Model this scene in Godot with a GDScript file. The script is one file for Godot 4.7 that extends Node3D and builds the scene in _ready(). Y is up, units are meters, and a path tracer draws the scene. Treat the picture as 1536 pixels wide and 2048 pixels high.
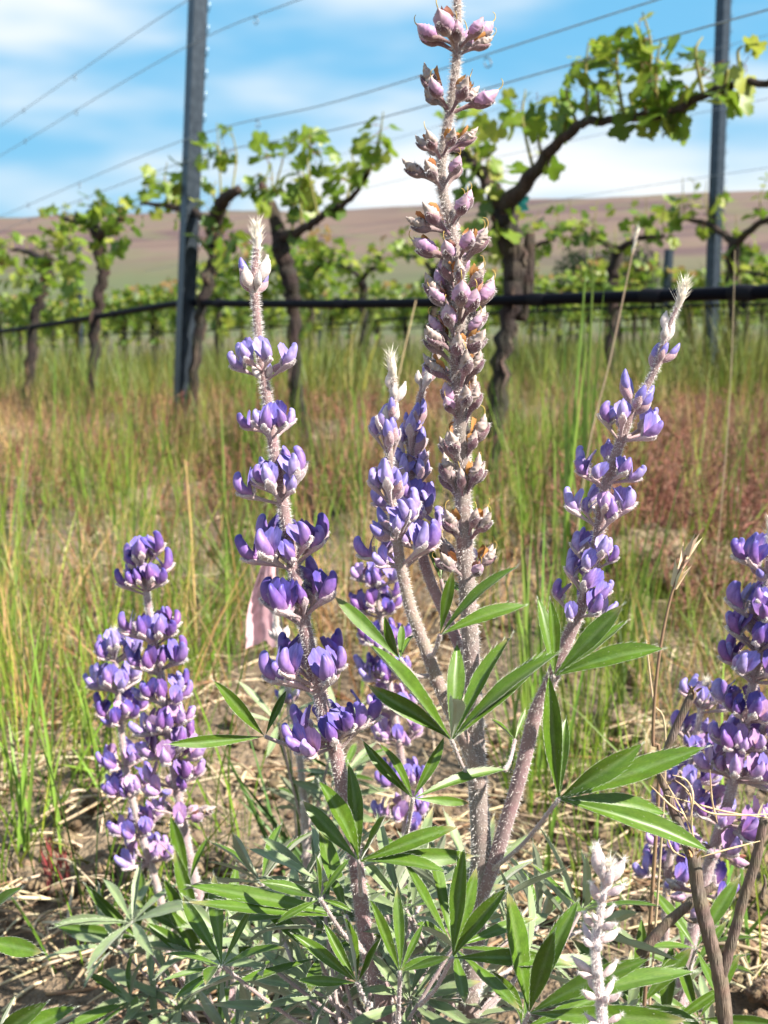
extends Node3D

# ---------------------------------------------------------------- helpers
const FOCAL := 2472.0          # focal length of the lens in picture points
const EYE := Vector3(0.0, 0.5, 0.0)
const POST_AT := Vector2(-0.713, -4.6)      # foot of the steel post, (x, z)
const ROW_DIR := Vector2(-0.5107, -0.8598)  # the way the vine rows run
const ROW_SIDE := Vector2(0.8598, -0.5107)  # from one row to the next
const ROW_GAP := 3.1
var pitch := atan(444.0 / 2472.0)
var rng := RandomNumberGenerator.new()
var lumps := FastNoiseLite.new()
var grain := FastNoiseLite.new()
var M := {}
var used := {}

class Shape:
	var v := PackedVector3Array()
	var c := PackedColorArray()
	var i := PackedInt32Array()
	func add(p: Vector3, col: Color) -> int:
		v.append(p)
		c.append(col)
		return v.size() - 1
	func tri(a: int, b: int, d: int) -> void:
		i.append(a)
		i.append(b)
		i.append(d)
	func quad(a: int, b: int, d: int, e: int) -> void:
		tri(a, b, d)
		tri(a, d, e)
	func hair(p: Vector3, d: Vector3, side: Vector3, w: float, col: Color) -> void:
		var s := side * w * 0.5
		var a := add(p - s, col)
		var b := add(p + s, col)
		tri(a, b, add(p + d, col))
	func tube(pts: PackedVector3Array, rad: PackedFloat32Array, cols: PackedColorArray, sides := 8, caps := true, rough := 0.0, seed_ := 1) -> void:
		var n := pts.size()
		var first := v.size()
		var rg := RandomNumberGenerator.new()
		rg.seed = seed_
		var ref := Vector3(0.31, 0.05, 0.95)
		for k in n:
			var t: Vector3 = pts[mini(k + 1, n - 1)] - pts[maxi(k - 1, 0)]
			t = t.normalized() if t.length() > 1e-9 else Vector3.UP
			if absf(t.dot(ref)) > 0.95:
				ref = Vector3(1, 0.1, 0)
			var a := (ref - t * ref.dot(t)).normalized()
			var b := t.cross(a)
			ref = a
			for s in sides:
				var th := TAU * s / sides
				var r := rad[k] * (1.0 + rough * rg.randf_range(-1, 1))
				add(pts[k] + (a * cos(th) + b * sin(th)) * r, cols[k])
		for k in n - 1:
			for s in sides:
				var p := first + k * sides + s
				var q := first + k * sides + (s + 1) % sides
				quad(p, p + sides, q + sides, q)
		if caps:
			var e0 := add(pts[0], cols[0])
			var e1 := add(pts[n - 1], cols[n - 1])
			for s in sides:
				tri(e0, first + s, first + (s + 1) % sides)
				tri(e1, first + (n - 1) * sides + (s + 1) % sides, first + (n - 1) * sides + s)
	func append(o, t: Transform3D, tint := Color.WHITE) -> void:
		var base := v.size()
		for k in o.v.size():
			v.append(t * o.v[k])
			c.append(o.c[k] * tint)
		for k in o.i:
			i.append(base + k)
	func mesh(mat: Material, onto: ArrayMesh = null, flat := false) -> ArrayMesh:
		var m := onto if onto else ArrayMesh.new()
		var n := PackedVector3Array()
		n.resize(v.size())
		for k in range(0, i.size(), 3):
			var f := (v[i[k + 2]] - v[i[k]]).cross(v[i[k + 1]] - v[i[k]])
			n[i[k]] += f
			n[i[k + 1]] += f
			n[i[k + 2]] += f
		for k in n.size():
			n[k] = n[k].normalized() if n[k].length_squared() > 1e-30 else Vector3.UP
		var arr := []
		arr.resize(Mesh.ARRAY_MAX)
		arr[Mesh.ARRAY_VERTEX] = v
		arr[Mesh.ARRAY_NORMAL] = n
		arr[Mesh.ARRAY_COLOR] = c
		arr[Mesh.ARRAY_INDEX] = i
		m.add_surface_from_arrays(Mesh.PRIMITIVE_TRIANGLES, arr)
		m.surface_set_material(m.get_surface_count() - 1, mat)
		return m

func rr(a: float, b: float) -> float:
	return rng.randf_range(a, b)

func jit(col: Color, k: float) -> Color:
	var g := 1.0 + rr(-k, k)
	return Color(col.r * g * (1.0 + rr(-k, k) * 0.4), col.g * g * (1.0 + rr(-k, k) * 0.4), col.b * g * (1.0 + rr(-k, k) * 0.4))

func ball_dir() -> Vector3:
	var y := rr(-1, 1)
	var a := rr(0, TAU)
	var r := sqrt(1.0 - y * y)
	return Vector3(r * cos(a), y, r * sin(a))

# a point of the place: where the sight line through a picture point meets the upright plane at a given distance
func spot(x: float, y: float, d: float) -> Vector3:
	var r := Vector3((x - 768.0) / FOCAL, (1024.0 - y) / FOCAL, -1.0).rotated(Vector3.RIGHT, -pitch)
	return EYE + r * (d / -r.z)

func along(x: float, z: float) -> float:
	return (x - POST_AT.x) * ROW_DIR.x + (z - POST_AT.y) * ROW_DIR.y

func ground_y(x: float, z: float) -> float:
	var t := along(x, z)
	var y := -0.046 * (0.5 * (t + sqrt(t * t + 0.6)) - 0.02)
	if t > 60.0:
		y = -0.046 * 60.0 - 0.02 * (t - 60.0)
	var near := 1.0 / (1.0 + absf(z) * 0.05)
	y += (lumps.get_noise_2d(x * 1.6, z * 1.6) * 0.055 + lumps.get_noise_2d(x * 6.0 + 40, z * 6.0) * 0.028 + grain.get_noise_2d(x * 26.0, z * 26.0) * 0.013) * near
	# an eroded bank to the right
	var b := (Vector2(x, z) - Vector2(0.52, -2.1)) * Vector2(1.0, 2.2)
	y += 0.07 * exp(-b.length_squared() / 0.12)
	return y

func row_depth(px: float, k: float) -> float:
	var p := POST_AT + ROW_SIDE * ROW_GAP * k
	var q := (px - 768.0) / FOCAL
	var a := (-q * p.y - p.x) / (ROW_DIR.x + q * ROW_DIR.y)
	return -(p.y + ROW_DIR.y * a)

func row_spot(px: float, py: float, k := 0.0) -> Vector3:
	return spot(px, py, row_depth(px, k))

func smooth(pts: Array, step := 6) -> PackedVector3Array:
	var out := PackedVector3Array()
	var n := pts.size()
	for k in n - 1:
		var p0: Vector3 = pts[maxi(k - 1, 0)]
		var p1: Vector3 = pts[k]
		var p2: Vector3 = pts[k + 1]
		var p3: Vector3 = pts[mini(k + 2, n - 1)]
		for s in step:
			out.append(p1.cubic_interpolate(p2, p0, p3, float(s) / step))
	out.append(pts[n - 1])
	return out

func ramp(n: int, keys: Array) -> PackedFloat32Array:
	var out := PackedFloat32Array()
	for k in n:
		var t := float(k) / maxf(n - 1, 1) * (keys.size() - 1)
		var a := mini(int(t), keys.size() - 2)
		out.append(lerpf(keys[a], keys[a + 1], t - a))
	return out

func paint(n: int, col: Color, k := 0.0) -> PackedColorArray:
	var out := PackedColorArray()
	for j in n:
		out.append(jit(col, k))
	return out

func numbered(called: String) -> String:
	var k: int = used.get(called, 0)
	used[called] = k + 1
	return called if k == 0 else "%s_%03d" % [called, k]

func tag(o: Node, label: String, category: String, group := "", kind := "") -> void:
	if label:
		o.set_meta("label", label)
	if category:
		o.set_meta("category", category)
	if group:
		o.set_meta("group", group)
	if kind:
		o.set_meta("kind", kind)

func thing(called: String, at: Vector3, label: String, category: String, group := "") -> Node3D:
	var o := Node3D.new()
	o.name = numbered(called)
	o.position = at
	add_child(o)
	tag(o, label, category, group)
	return o

# one named mesh; world-space geometry is moved into the parent's frame
func obj(called: String, mesh: Mesh, parent: Node, t := Transform3D.IDENTITY) -> MeshInstance3D:
	var o := MeshInstance3D.new()
	o.name = numbered(called) if parent == self else called
	o.mesh = mesh
	parent.add_child(o, true)
	o.transform = t
	return o

func off(parent: Node3D) -> Transform3D:
	return Transform3D(Basis.IDENTITY, -parent.position)

func frame_of(x: Vector3, up: Vector3) -> Basis:
	var a := x.normalized()
	var b := up - a * up.dot(a)
	b = b.normalized() if b.length() > 1e-4 else Vector3(0, 0, 1)
	return Basis(a, b, a.cross(b))

func mat(called: String, rough: float, back := 0.0, sheen := 0.0, spec := 0.5) -> StandardMaterial3D:
	var m := StandardMaterial3D.new()
	m.resource_name = called
	m.vertex_color_use_as_albedo = true
	m.roughness = rough
	m.metallic_specular = spec
	m.cull_mode = BaseMaterial3D.CULL_DISABLED
	if back > 0.0:
		m.backlight_enabled = true
		m.backlight = Color(back, back, back)
	if sheen > 0.0:
		m.rim_enabled = true
		m.rim = sheen
		m.rim_tint = 0.2
	M[called] = m
	return m

func noise_tex(freq: float, lo: Color, hi: Color, size := 512, octaves := 5, kind := FastNoiseLite.TYPE_SIMPLEX_SMOOTH, seed_ := 3) -> NoiseTexture2D:
	var n := FastNoiseLite.new()
	n.noise_type = kind
	n.frequency = freq
	n.fractal_octaves = octaves
	n.seed = seed_
	var t := NoiseTexture2D.new()
	t.width = size
	t.height = size
	t.seamless = true
	t.noise = n
	var g := Gradient.new()
	g.set_color(0, lo)
	g.set_color(1, hi)
	t.color_ramp = g
	return t

# ---------------------------------------------------------------- the scene
func _ready() -> void:
	rng.seed = 20240
	lumps.seed = 11
	lumps.frequency = 1.0
	lumps.fractal_octaves = 3
	grain.seed = 5
	grain.frequency = 1.0
	grain.fractal_octaves = 3
	build_camera_and_light()
	build_materials()
	build_setting()
	build_trellis()
	build_vines()
	build_lupine_meshes()
	build_lupines()
	build_grass()
	build_small_things()

func build_camera_and_light() -> void:
	var cam := Camera3D.new()
	cam.name = "camera"
	cam.position = EYE
	cam.rotation.x = -pitch
	var lens := CameraAttributesPhysical.new()
	lens.frustum_focal_length = 12.0 * FOCAL / 1024.0
	lens.frustum_focus_distance = 0.53
	lens.frustum_near = 0.03
	lens.frustum_far = 3000.0
	lens.exposure_aperture = 13.0
	cam.attributes = lens
	cam.current = true
	add_child(cam)
	var sun := DirectionalLight3D.new()
	sun.name = "sun"
	sun.light_energy = 1.6
	sun.light_angular_distance = 0.53
	sun.light_color = Color(1.0, 0.965, 0.915)
	sun.shadow_enabled = true
	sun.look_at_from_position(Vector3(0.62, 0.70, 0.36), Vector3.ZERO, Vector3.UP)
	add_child(sun)
	var env := Environment.new()
	env.background_mode = Environment.BG_SKY
	env.tonemap_mode = Environment.TONE_MAPPER_LINEAR
	env.tonemap_exposure = 2.65
	env.sdfgi_enabled = true
	env.ssao_enabled = true
	env.ssil_enabled = true
	env.sky = Sky.new()
	env.sky.sky_material = sky_material()
	var we := WorldEnvironment.new()
	we.name = "world"
	we.environment = env
	add_child(we)

func sky_material() -> PanoramaSkyMaterial:
	# clear spring sky with thin streaks of high cloud
	var w := 1536
	var h := 768
	var n := FastNoiseLite.new()
	n.seed = 8
	n.frequency = 1.0
	n.fractal_octaves = 5
	var wisps := FastNoiseLite.new()
	wisps.seed = 21
	wisps.frequency = 1.0
	wisps.fractal_octaves = 4
	var img := Image.create(w, h, false, Image.FORMAT_RGBF)
	for y in h:
		var up := PI * (0.5 - (y + 0.5) / h)
		for x in w:
			var az := TAU * (x + 0.5) / w
			var d := Vector3(cos(up) * cos(az), sin(up), cos(up) * sin(az))
			var e := maxf(d.y, 0.0)
			var c := Color(0.085, 0.245, 0.375).lerp(Color(0.026, 0.095, 0.24), clampf(e * 0.8, 0, 1))
			c = c.lerp(Color(0.18, 0.275, 0.325), pow(1.0 - e, 14.0) * 0.8)
			var s := n.get_noise_3d(d.x * 1.5 + 4.2, asin(e) * 6.5 + 0.4, d.z * 1.5 + 0.6) * 0.5 + 0.5
			var f := wisps.get_noise_3d(d.x * 4.0, asin(e) * 17.0, d.z * 4.0) * 0.5 + 0.5
			var k := smoothstep(0.36, 0.68, s * 0.68 + f * 0.32) * 0.95
			c = c.lerp(Color(0.40, 0.408, 0.412), k)
			if d.y < 0.0:
				c = Color(0.22, 0.18, 0.12)
			img.set_pixel(x, y, c)
	var m := PanoramaSkyMaterial.new()
	m.panorama = ImageTexture.create_from_image(img)
	return m

func build_materials() -> void:
	mat("petal", 0.5, 0.45, 0.25)
	mat("fuzzy", 0.75, 0.0, 0.6)
	mat("hair", 0.6, 0.7)
	mat("leaflet", 0.42, 0.75, 0.06)
	mat("leaflet_silky", 0.5, 0.5, 0.35)
	mat("leaflet_under", 0.6, 0.55, 0.7)
	var pt: StandardMaterial3D = M.petal
	pt.uv1_triplanar = true
	pt.uv1_scale = Vector3(60, 28, 90)
	pt.albedo_texture = noise_tex(0.03, Color(0.74, 0.70, 0.80), Color(1, 1, 1), 256, 4, FastNoiseLite.TYPE_SIMPLEX_SMOOTH, 12)
	var lt: StandardMaterial3D = M.leaflet
	lt.uv1_triplanar = true
	lt.uv1_scale = Vector3(3.0, 1.0, 2.2)
	lt.albedo_texture = noise_tex(0.03, Color(0.72, 0.78, 0.74), Color(1, 1, 1), 256, 5, FastNoiseLite.TYPE_SIMPLEX_SMOOTH, 13)
	mat("vine_leaf", 0.42, 1.0)
	mat("blade", 0.5, 0.6)
	mat("dry", 0.8, 0.25)
	mat("plain", 0.8)
	mat("film", 0.35, 0.9)
	var b := mat("bark", 0.92)
	b.uv1_triplanar = true
	b.uv1_scale = Vector3(14, 2.2, 14)
	b.albedo_texture = noise_tex(0.02, Color(0.45, 0.42, 0.4), Color(1, 1, 1), 256)
	b.heightmap_enabled = true
	b.heightmap_scale = 1.2
	b.heightmap_texture = noise_tex(0.025, Color.BLACK, Color.WHITE, 256, 4, FastNoiseLite.TYPE_SIMPLEX_SMOOTH, 9)
	var w := mat("old_wood", 0.85)
	w.uv1_triplanar = true
	w.uv1_scale = Vector3(120, 14, 120)
	w.albedo_texture = noise_tex(0.02, Color(0.62, 0.58, 0.55), Color(1, 1, 1), 256)
	w.heightmap_enabled = true
	w.heightmap_scale = 0.08
	w.heightmap_texture = noise_tex(0.03, Color.BLACK, Color.WHITE, 256, 4, FastNoiseLite.TYPE_SIMPLEX_SMOOTH, 10)
	var s := mat("soil", 0.95)
	s.uv1_triplanar = true
	s.uv1_world_triplanar = true
	s.uv1_scale = Vector3(2.6, 2.6, 2.6)
	s.albedo_texture = noise_tex(0.02, Color(0.52, 0.48, 0.44), Color(1, 1, 1), 1024, 7)
	s.heightmap_enabled = true
	s.heightmap_scale = 1.0
	s.heightmap_texture = noise_tex(0.035, Color.BLACK, Color.WHITE, 1024, 6, FastNoiseLite.TYPE_SIMPLEX_SMOOTH, 4)
	var z := mat("zinc", 0.42)
	z.metallic = 0.75
	z.uv1_triplanar = true
	z.uv1_scale = Vector3(9, 4, 9)
	z.albedo_texture = noise_tex(0.02, Color(0.62, 0.64, 0.66), Color(1, 1, 1), 256)
	mat("plastic", 0.5, 0.0, 0.0, 0.14)

# ---------------------------------------------------------------- setting
func build_setting() -> void:
	# ground, one sheet, fine near the plants and coarse far away
	var xs := PackedFloat32Array()
	var zs := PackedFloat32Array()
	var nx := 210
	for k in nx + 1:
		var u := 2.0 * k / nx - 1.0
		xs.append(0.62 * sinh(5.1 * u))
	var nz := 270
	for k in nz + 1:
		var u := float(k) / nz
		zs.append(5.0 - 6.4 * u if u < 0.2 else 3.72 - 1.9 * (exp((u - 0.2) * 5.05) - 1.0) - (u - 0.2) * 4.0)
	var g := Shape.new()
	for z in zs:
		for x in xs:
			var p := Vector3(x, ground_y(x, z), z)
			var a := lumps.get_noise_2d(x * 0.9 + 9, z * 0.9) * 0.5 + 0.5
			var b := grain.get_noise_2d(x * 7.0, z * 7.0 + 30) * 0.5 + 0.5
			var col := Color(0.36, 0.285, 0.195).lerp(Color(0.14, 0.095, 0.06), smoothstep(0.35, 0.75, a * 0.6 + b * 0.4))
			if z < -7.0:
				col = col.lerp(Color(0.10, 0.115, 0.038), clampf((-z - 7.0) / 6.0, 0, 1) * smoothstep(0.2, 0.6, b))
			g.add(p, col)
	var row := nx + 1
	for j in nz:
		for k in nx:
			var a := j * row + k
			g.quad(a, a + row, a + row + 1, a + 1)
	var go := obj("ground", g.mesh(M.soil), self)
	tag(go, "sandy tan soil between the vine rows", "", "", "structure")
	# bare hill behind the valley
	var h := Shape.new()
	var cols := 230
	var rows := 150
	var tex := FastNoiseLite.new()
	tex.seed = 77
	tex.frequency = 1.0
	tex.fractal_octaves = 4
	for j in rows + 1:
		var v := float(j) / rows
		var z := -55.0 - 745.0 * v
		for k in cols + 1:
			var x := (2.0 * k / cols - 1.0) * (160.0 + 640.0 * v)
			var ridge := 47.0 + 0.032 * x + 3.0 * tex.get_noise_2d(x * 0.004, 3.0) - 1.6 * cos(x * 0.012)
			var r := smoothstep(0.08, 0.92, v)
			var y := lerpf(-9.0, ridge, pow(r, 1.25)) + 2.5 * tex.get_noise_2d(x * 0.008, z * 0.008) * r
			if v > 0.92:
				y -= pow((v - 0.92) * 60.0, 2.0) * 0.6
			var streak := tex.get_noise_2d(x * 0.004 + 5.0, y * 0.16 - x * 0.009) * 0.5 + 0.5
			var patch := tex.get_noise_2d(x * 0.022, z * 0.02) * 0.5 + 0.5
			var col := Color(0.115, 0.075, 0.055).lerp(Color(0.074, 0.041, 0.039), smoothstep(0.47, 0.62, streak))
			col = col.lerp(Color(0.10, 0.09, 0.045), smoothstep(0.56, 0.7, patch) * 0.8)
			var low := smoothstep(14.0, 2.0, y + 9.0 * (patch - 0.5) + 7.0 * (streak - 0.5))
			col = col.lerp(Color(0.062, 0.080, 0.026), low * 0.9)
			h.add(Vector3(x, y, z), jit(col, 0.05))
	for j in rows:
		for k in cols:
			var a := j * (cols + 1) + k
			h.quad(a, a + cols + 1, a + cols + 2, a + 1)
	var ho := obj("hill", h.mesh(M.plain), self)
	tag(ho, "bare brown and plum hill across the valley", "", "", "structure")

# ---------------------------------------------------------------- trellis
func make_post(foot: Vector3, top: Vector3, w: float, label: String, hooks: bool, group := "") -> void:
	var o := thing("trellis_post", foot, label, "post", group)
	var up := top - foot
	var b := frame_of(up, Vector3(ROW_SIDE.x, 0, ROW_SIDE.y))   # x up, y across the row
	# roll-formed channel: web and two flanges with lips
	var prof := [Vector2(-0.5, -0.42), Vector2(-0.5, -0.46), Vector2(0.5, -0.46), Vector2(0.5, 0.42), Vector2(0.28, 0.42), Vector2(0.28, 0.34), Vector2(0.4, 0.34), Vector2(0.4, -0.36), Vector2(0.1, -0.36), Vector2(0.06, -0.28), Vector2(-0.06, -0.28), Vector2(-0.1, -0.36), Vector2(-0.4, -0.36), Vector2(-0.4, 0.34), Vector2(-0.28, 0.34), Vector2(-0.28, 0.42), Vector2(-0.5, 0.42)]
	var s := Shape.new()
	var n := prof.size()
	var zinc := Color(0.085, 0.108, 0.135)
	for k in n:
		var p: Vector2 = prof[k]
		var q: Vector2 = prof[(k + 1) % n]
		var l: Array[int] = []
		for e in [[p, 0.0], [q, 0.0], [q, 1.0], [p, 1.0]]:
			var e2: Vector2 = e[0]
			l.append(s.add(b.z * e2.x * w + b.y * e2.y * w + up * e[1], zinc))
		s.quad(l[0], l[1], l[2], l[3])
	obj("channel", s.mesh(M.zinc), o)
	if hooks:
		var hk := Shape.new()
		for e in [[0, 0, 0], [0.010, 0.012, 0.006], [0.009, 0.03, 0.006], [0.0, 0.036, 0.0]]:
			hk.add(Vector3(e[0], e[1], 0), zinc * 1.9)
			hk.add(Vector3(e[0], e[1], 0.004), zinc * 1.9)
		for k in 3:
			hk.quad(k * 2, k * 2 + 2, k * 2 + 3, k * 2 + 1)
		var hm := hk.mesh(M.zinc)
		var len_ := up.length()
		for k in int(len_ / 0.075):
			for side in [-1.0, 1.0]:
				var at: Vector3 = b.x * (0.15 + k * 0.075) + b.z * (w * 0.5 * side) + b.y * (w * 0.43)
				obj("wire_hook", hm, o, Transform3D(Basis(b.z * side, b.x, b.y), at))

func strand(called: String, pts: Array, r: float, m: Material, col: Color, label: String, category: String, group := "") -> Node3D:
	var p0: Vector3 = pts[0]
	var o := thing(called, p0, label, category, group)
	var c := smooth(pts, 8)
	var s := Shape.new()
	s.tube(c, ramp(c.size(), [r, r]), paint(c.size(), col), 8)
	obj("line", s.mesh(m), o, off(o))
	return o

func row_point(a: float, k: float) -> Vector3:
	var p := POST_AT + ROW_SIDE * ROW_GAP * k + ROW_DIR * a
	return Vector3(p.x, 0, p.y)

func row_ground(a: float, k: float) -> float:
	var p := row_point(a, k)
	return -0.046 * maxf(0.0, along(p.x, p.z))

func build_trellis() -> void:
	var foot := spot(362, 930, 4.6)
	foot.y = ground_y(foot.x, foot.z) - 0.1
	make_post(foot, spot(407, -260, 4.6), 0.058, "tall grey steel trellis post rising beside the grapevine on the left", true)
	var f2 := spot(1415, 840, 6.7)
	f2.y = ground_y(f2.x, f2.z) - 0.1
	make_post(f2, spot(1452, -110, 6.7), 0.058, "grey steel trellis post on the right, behind the long leafy vine arm", true)
	for e in [[2.0, 1330.0, "slim grey post in the third row, between the leaves at right"], [2.0, 640.0, "slim grey post standing behind the vine arm left of the tall spike"], [1.0, 158.0, "slim grey post at the far left behind the thin vine trunks"]]:
		var d := row_depth(e[1], e[0])
		var p := spot(e[1], 600, d)
		p.y = ground_y(p.x, p.z) - 0.1
		make_post(p, Vector3(p.x + 0.02, p.y + (1.15 if e[1] > 1000 else 1.75), p.z), 0.062, e[2], false)
	# wires of the nearest row: level to the right of the post, sinking to the left with the ground
	var wires := [[15.0, "highest trellis wire, meeting the post near the top of the picture"], [103.0, "second trellis wire from the top on the tall left post"], [283.0, "third trellis wire from the top, long strand rising to the upper right"], [326.0, "lowest of the four bare wires on the tall left post"]]
	for wdat in wires:
		var hgt: float = spot(386, wdat[0], 4.6).y
		var pts := []
		for a in [14.0, 9.0, 5.0, 2.5, 0.0, -1.2, -2.4, -3.6, -5.4]:
			var p := row_point(a, 0)
			pts.append(Vector3(p.x - 0.02, hgt + row_ground(a, 0) - (0.012 if absf(a) > 1.0 else 0.0) + (0.022 * maxf(0, -a - 1.0) if a < 0 else 0.0), p.z))
		var o := strand("trellis_wire", pts, 0.0017, M.zinc, Color(0.50, 0.54, 0.58), wdat[1], "wire", "wires of the nearest row")
		# little spring clips hooked over the wire
		for a in [2.05, 1.2, -0.66, -1.9]:
			var p := row_point(a, 0)
			var at := Vector3(p.x - 0.02, hgt + row_ground(a, 0) - 0.006, p.z)
			var s := Shape.new()
			var ring := PackedVector3Array()
			for k in 10:
				ring.append(at + Vector3(ROW_DIR.x, 0, ROW_DIR.y) * (0.028 * cos(k * 0.7) * 0.5) + Vector3(0, -0.006 + 0.012 * sin(k * 0.62 + 0.7), 0.004 * k * 0.2))
			s.tube(ring, ramp(10, [0.0016, 0.0016]), paint(10, Color(0.38, 0.36, 0.34)), 5)
			obj("wire_clip", s.mesh(M.zinc), o, off(o))
	for e in [[1.0, 1.12, "thin wire of the second row running behind the right post"], [1.0, 1.45, "upper thin wire of the second row, faint against the sky"], [1.0, 1.75, "topmost thin wire of the second row at upper right"]]:
		var pts := []
		for a in [9.0, 5.0, 2.0, -1.0, -3.0, -6.0]:
			var p := row_point(a, e[0])
			p.y = row_ground(a, e[0]) + e[1]
			pts.append(p)
		strand("trellis_wire", pts, 0.0016, M.zinc, Color(0.4, 0.43, 0.46), e[2], "wire", "wires of the second row")
	# drip hoses
	var hose := []
	for e in [[-150, 686], [-40, 668], [60, 655], [190, 634], [290, 617], [372, 606], [480, 607], [640, 608], [830, 606], [1040, 600], [1240, 594], [1420, 588], [1620, 581]]:
		hose.append(row_spot(e[0], e[1]))
	strand("drip_hose", hose, 0.0128, M.plastic, Color(0.007, 0.0075, 0.009), "thick black drip hose running along the nearest vine row", "hose")
	var hose_node: Node3D = get_child(get_child_count() - 1)
	for px in [230.0, 440.0, 690.0, 1080.0, 1310.0, 1490.0]:
		var at: Vector3 = hose[0]
		for j in hose.size() - 1:
			var u0: float = [-150, -40, 60, 190, 290, 372, 480, 640, 830, 1040, 1240, 1420, 1620][j]
			var u1: float = [-150, -40, 60, 190, 290, 372, 480, 640, 830, 1040, 1240, 1420, 1620][j + 1]
			if px >= u0 and px < u1:
				at = hose[j].lerp(hose[j + 1], (px - u0) / (u1 - u0))
		var es := Shape.new()
		var dir := Vector3(ROW_DIR.x, 0, ROW_DIR.y)
		es.tube(PackedVector3Array([at - dir * 0.03, at - dir * 0.026, at + dir * 0.026, at + dir * 0.03]), PackedFloat32Array([0.0125, 0.0155, 0.0155, 0.0125]), paint(4, Color(0.012, 0.013, 0.016)), 10)
		es.tube(PackedVector3Array([at, at + Vector3(0, -0.028, 0.004)]), PackedFloat32Array([0.004, 0.003]), paint(2, Color(0.012, 0.013, 0.016)), 6)
		obj("emitter", es.mesh(M.plastic), hose_node, off(hose_node))
	for k in [1.0, 2.0]:
		var pts := []
		for a in [12.0, 8.0, 5.0, 3.0, 1.0, -1.0, -3.0, -6.0]:
			var p := row_point(a, k)
			p.y = row_ground(a, k) + 0.46 - 0.01 * absf(fmod(a, 3.0))
			pts.append(p)
		strand("drip_hose", pts, 0.009, M.plastic, Color(0.007, 0.0075, 0.009), "thinner black drip hose of the second row, below the thick one at right" if k == 1.0 else "faint dark drip hose of the third row among the far trunks", "hose")

# ---------------------------------------------------------------- grapevines
var leaf_meshes: Array = []
var leaf_shapes: Array = []

func grape_leaf(col: Color, seed_: int) -> Shape:
	var rg := RandomNumberGenerator.new()
	rg.seed = seed_
	var s := Shape.new()
	var n := 34
	var mid := s.add(Vector3(0.30, 0.0, 0), col * 1.12)
	for k in n:
		var th := deg_to_rad(-168.0 + 336.0 * k / (n - 1.0))
		var lobe := 0.62 + 0.30 * pow(absf(cos(2.45 * th)), 0.8) - 0.10 * absf(th) / PI
		lobe += (0.055 if k % 2 == 0 else -0.045) + rg.randf_range(-0.03, 0.03)
		if absf(th) > 2.6:
			lobe *= 0.72
		var r := lobe * 0.57
		var x := 0.30 + r * cos(th)
		var z := r * sin(th)
		var y := 0.10 * sin(3.0 * th + seed_) * r + 0.20 * r * r - 0.18 * x * x
		s.add(Vector3(x, y, z), Color(col.r * rg.randf_range(0.82, 1.1), col.g * rg.randf_range(0.85, 1.08), col.b))
	for k in n - 1:
		s.tri(mid, mid + 1 + k, mid + 2 + k)
	# petiole
	s.tube(PackedVector3Array([Vector3(0.02, 0, 0), Vector3(-0.22, -0.06, 0.02), Vector3(-0.42, -0.16, 0.02)]), PackedFloat32Array([0.014, 0.014, 0.016]), paint(3, Color(0.32, 0.16, 0.08)), 4, false)
	return s

func make_leaf_meshes() -> void:
	var tones := [Color(0.135, 0.225, 0.024), Color(0.235, 0.315, 0.036), Color(0.085, 0.155, 0.022), Color(0.32, 0.36, 0.055), Color(0.30, 0.19, 0.075), Color(0.18, 0.27, 0.028)]
	for k in tones.size():
		var s := grape_leaf(tones[k], 30 + k)
		leaf_shapes.append(s)
		leaf_meshes.append(s.mesh(M.vine_leaf))

func leaf_at(p: Vector3, size: float, outward: Vector3) -> Transform3D:
	var dir := (outward * 0.7 + ball_dir() * 0.75 + Vector3(0, -0.25, 0)).normalized()
	var up := (Vector3(0, 0.9, 0) + ball_dir() * 0.75).normalized()
	return Transform3D(frame_of(dir, up).scaled(Vector3.ONE * size), p)

func pick_tone(high: float) -> int:
	var k := rng.randf()
	if high > 0.8 and k < 0.45:
		return 4 if k < 0.2 else 3
	return [0, 1, 5, 2, 0, 1, 5, 3][rng.randi() % 8]

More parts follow.
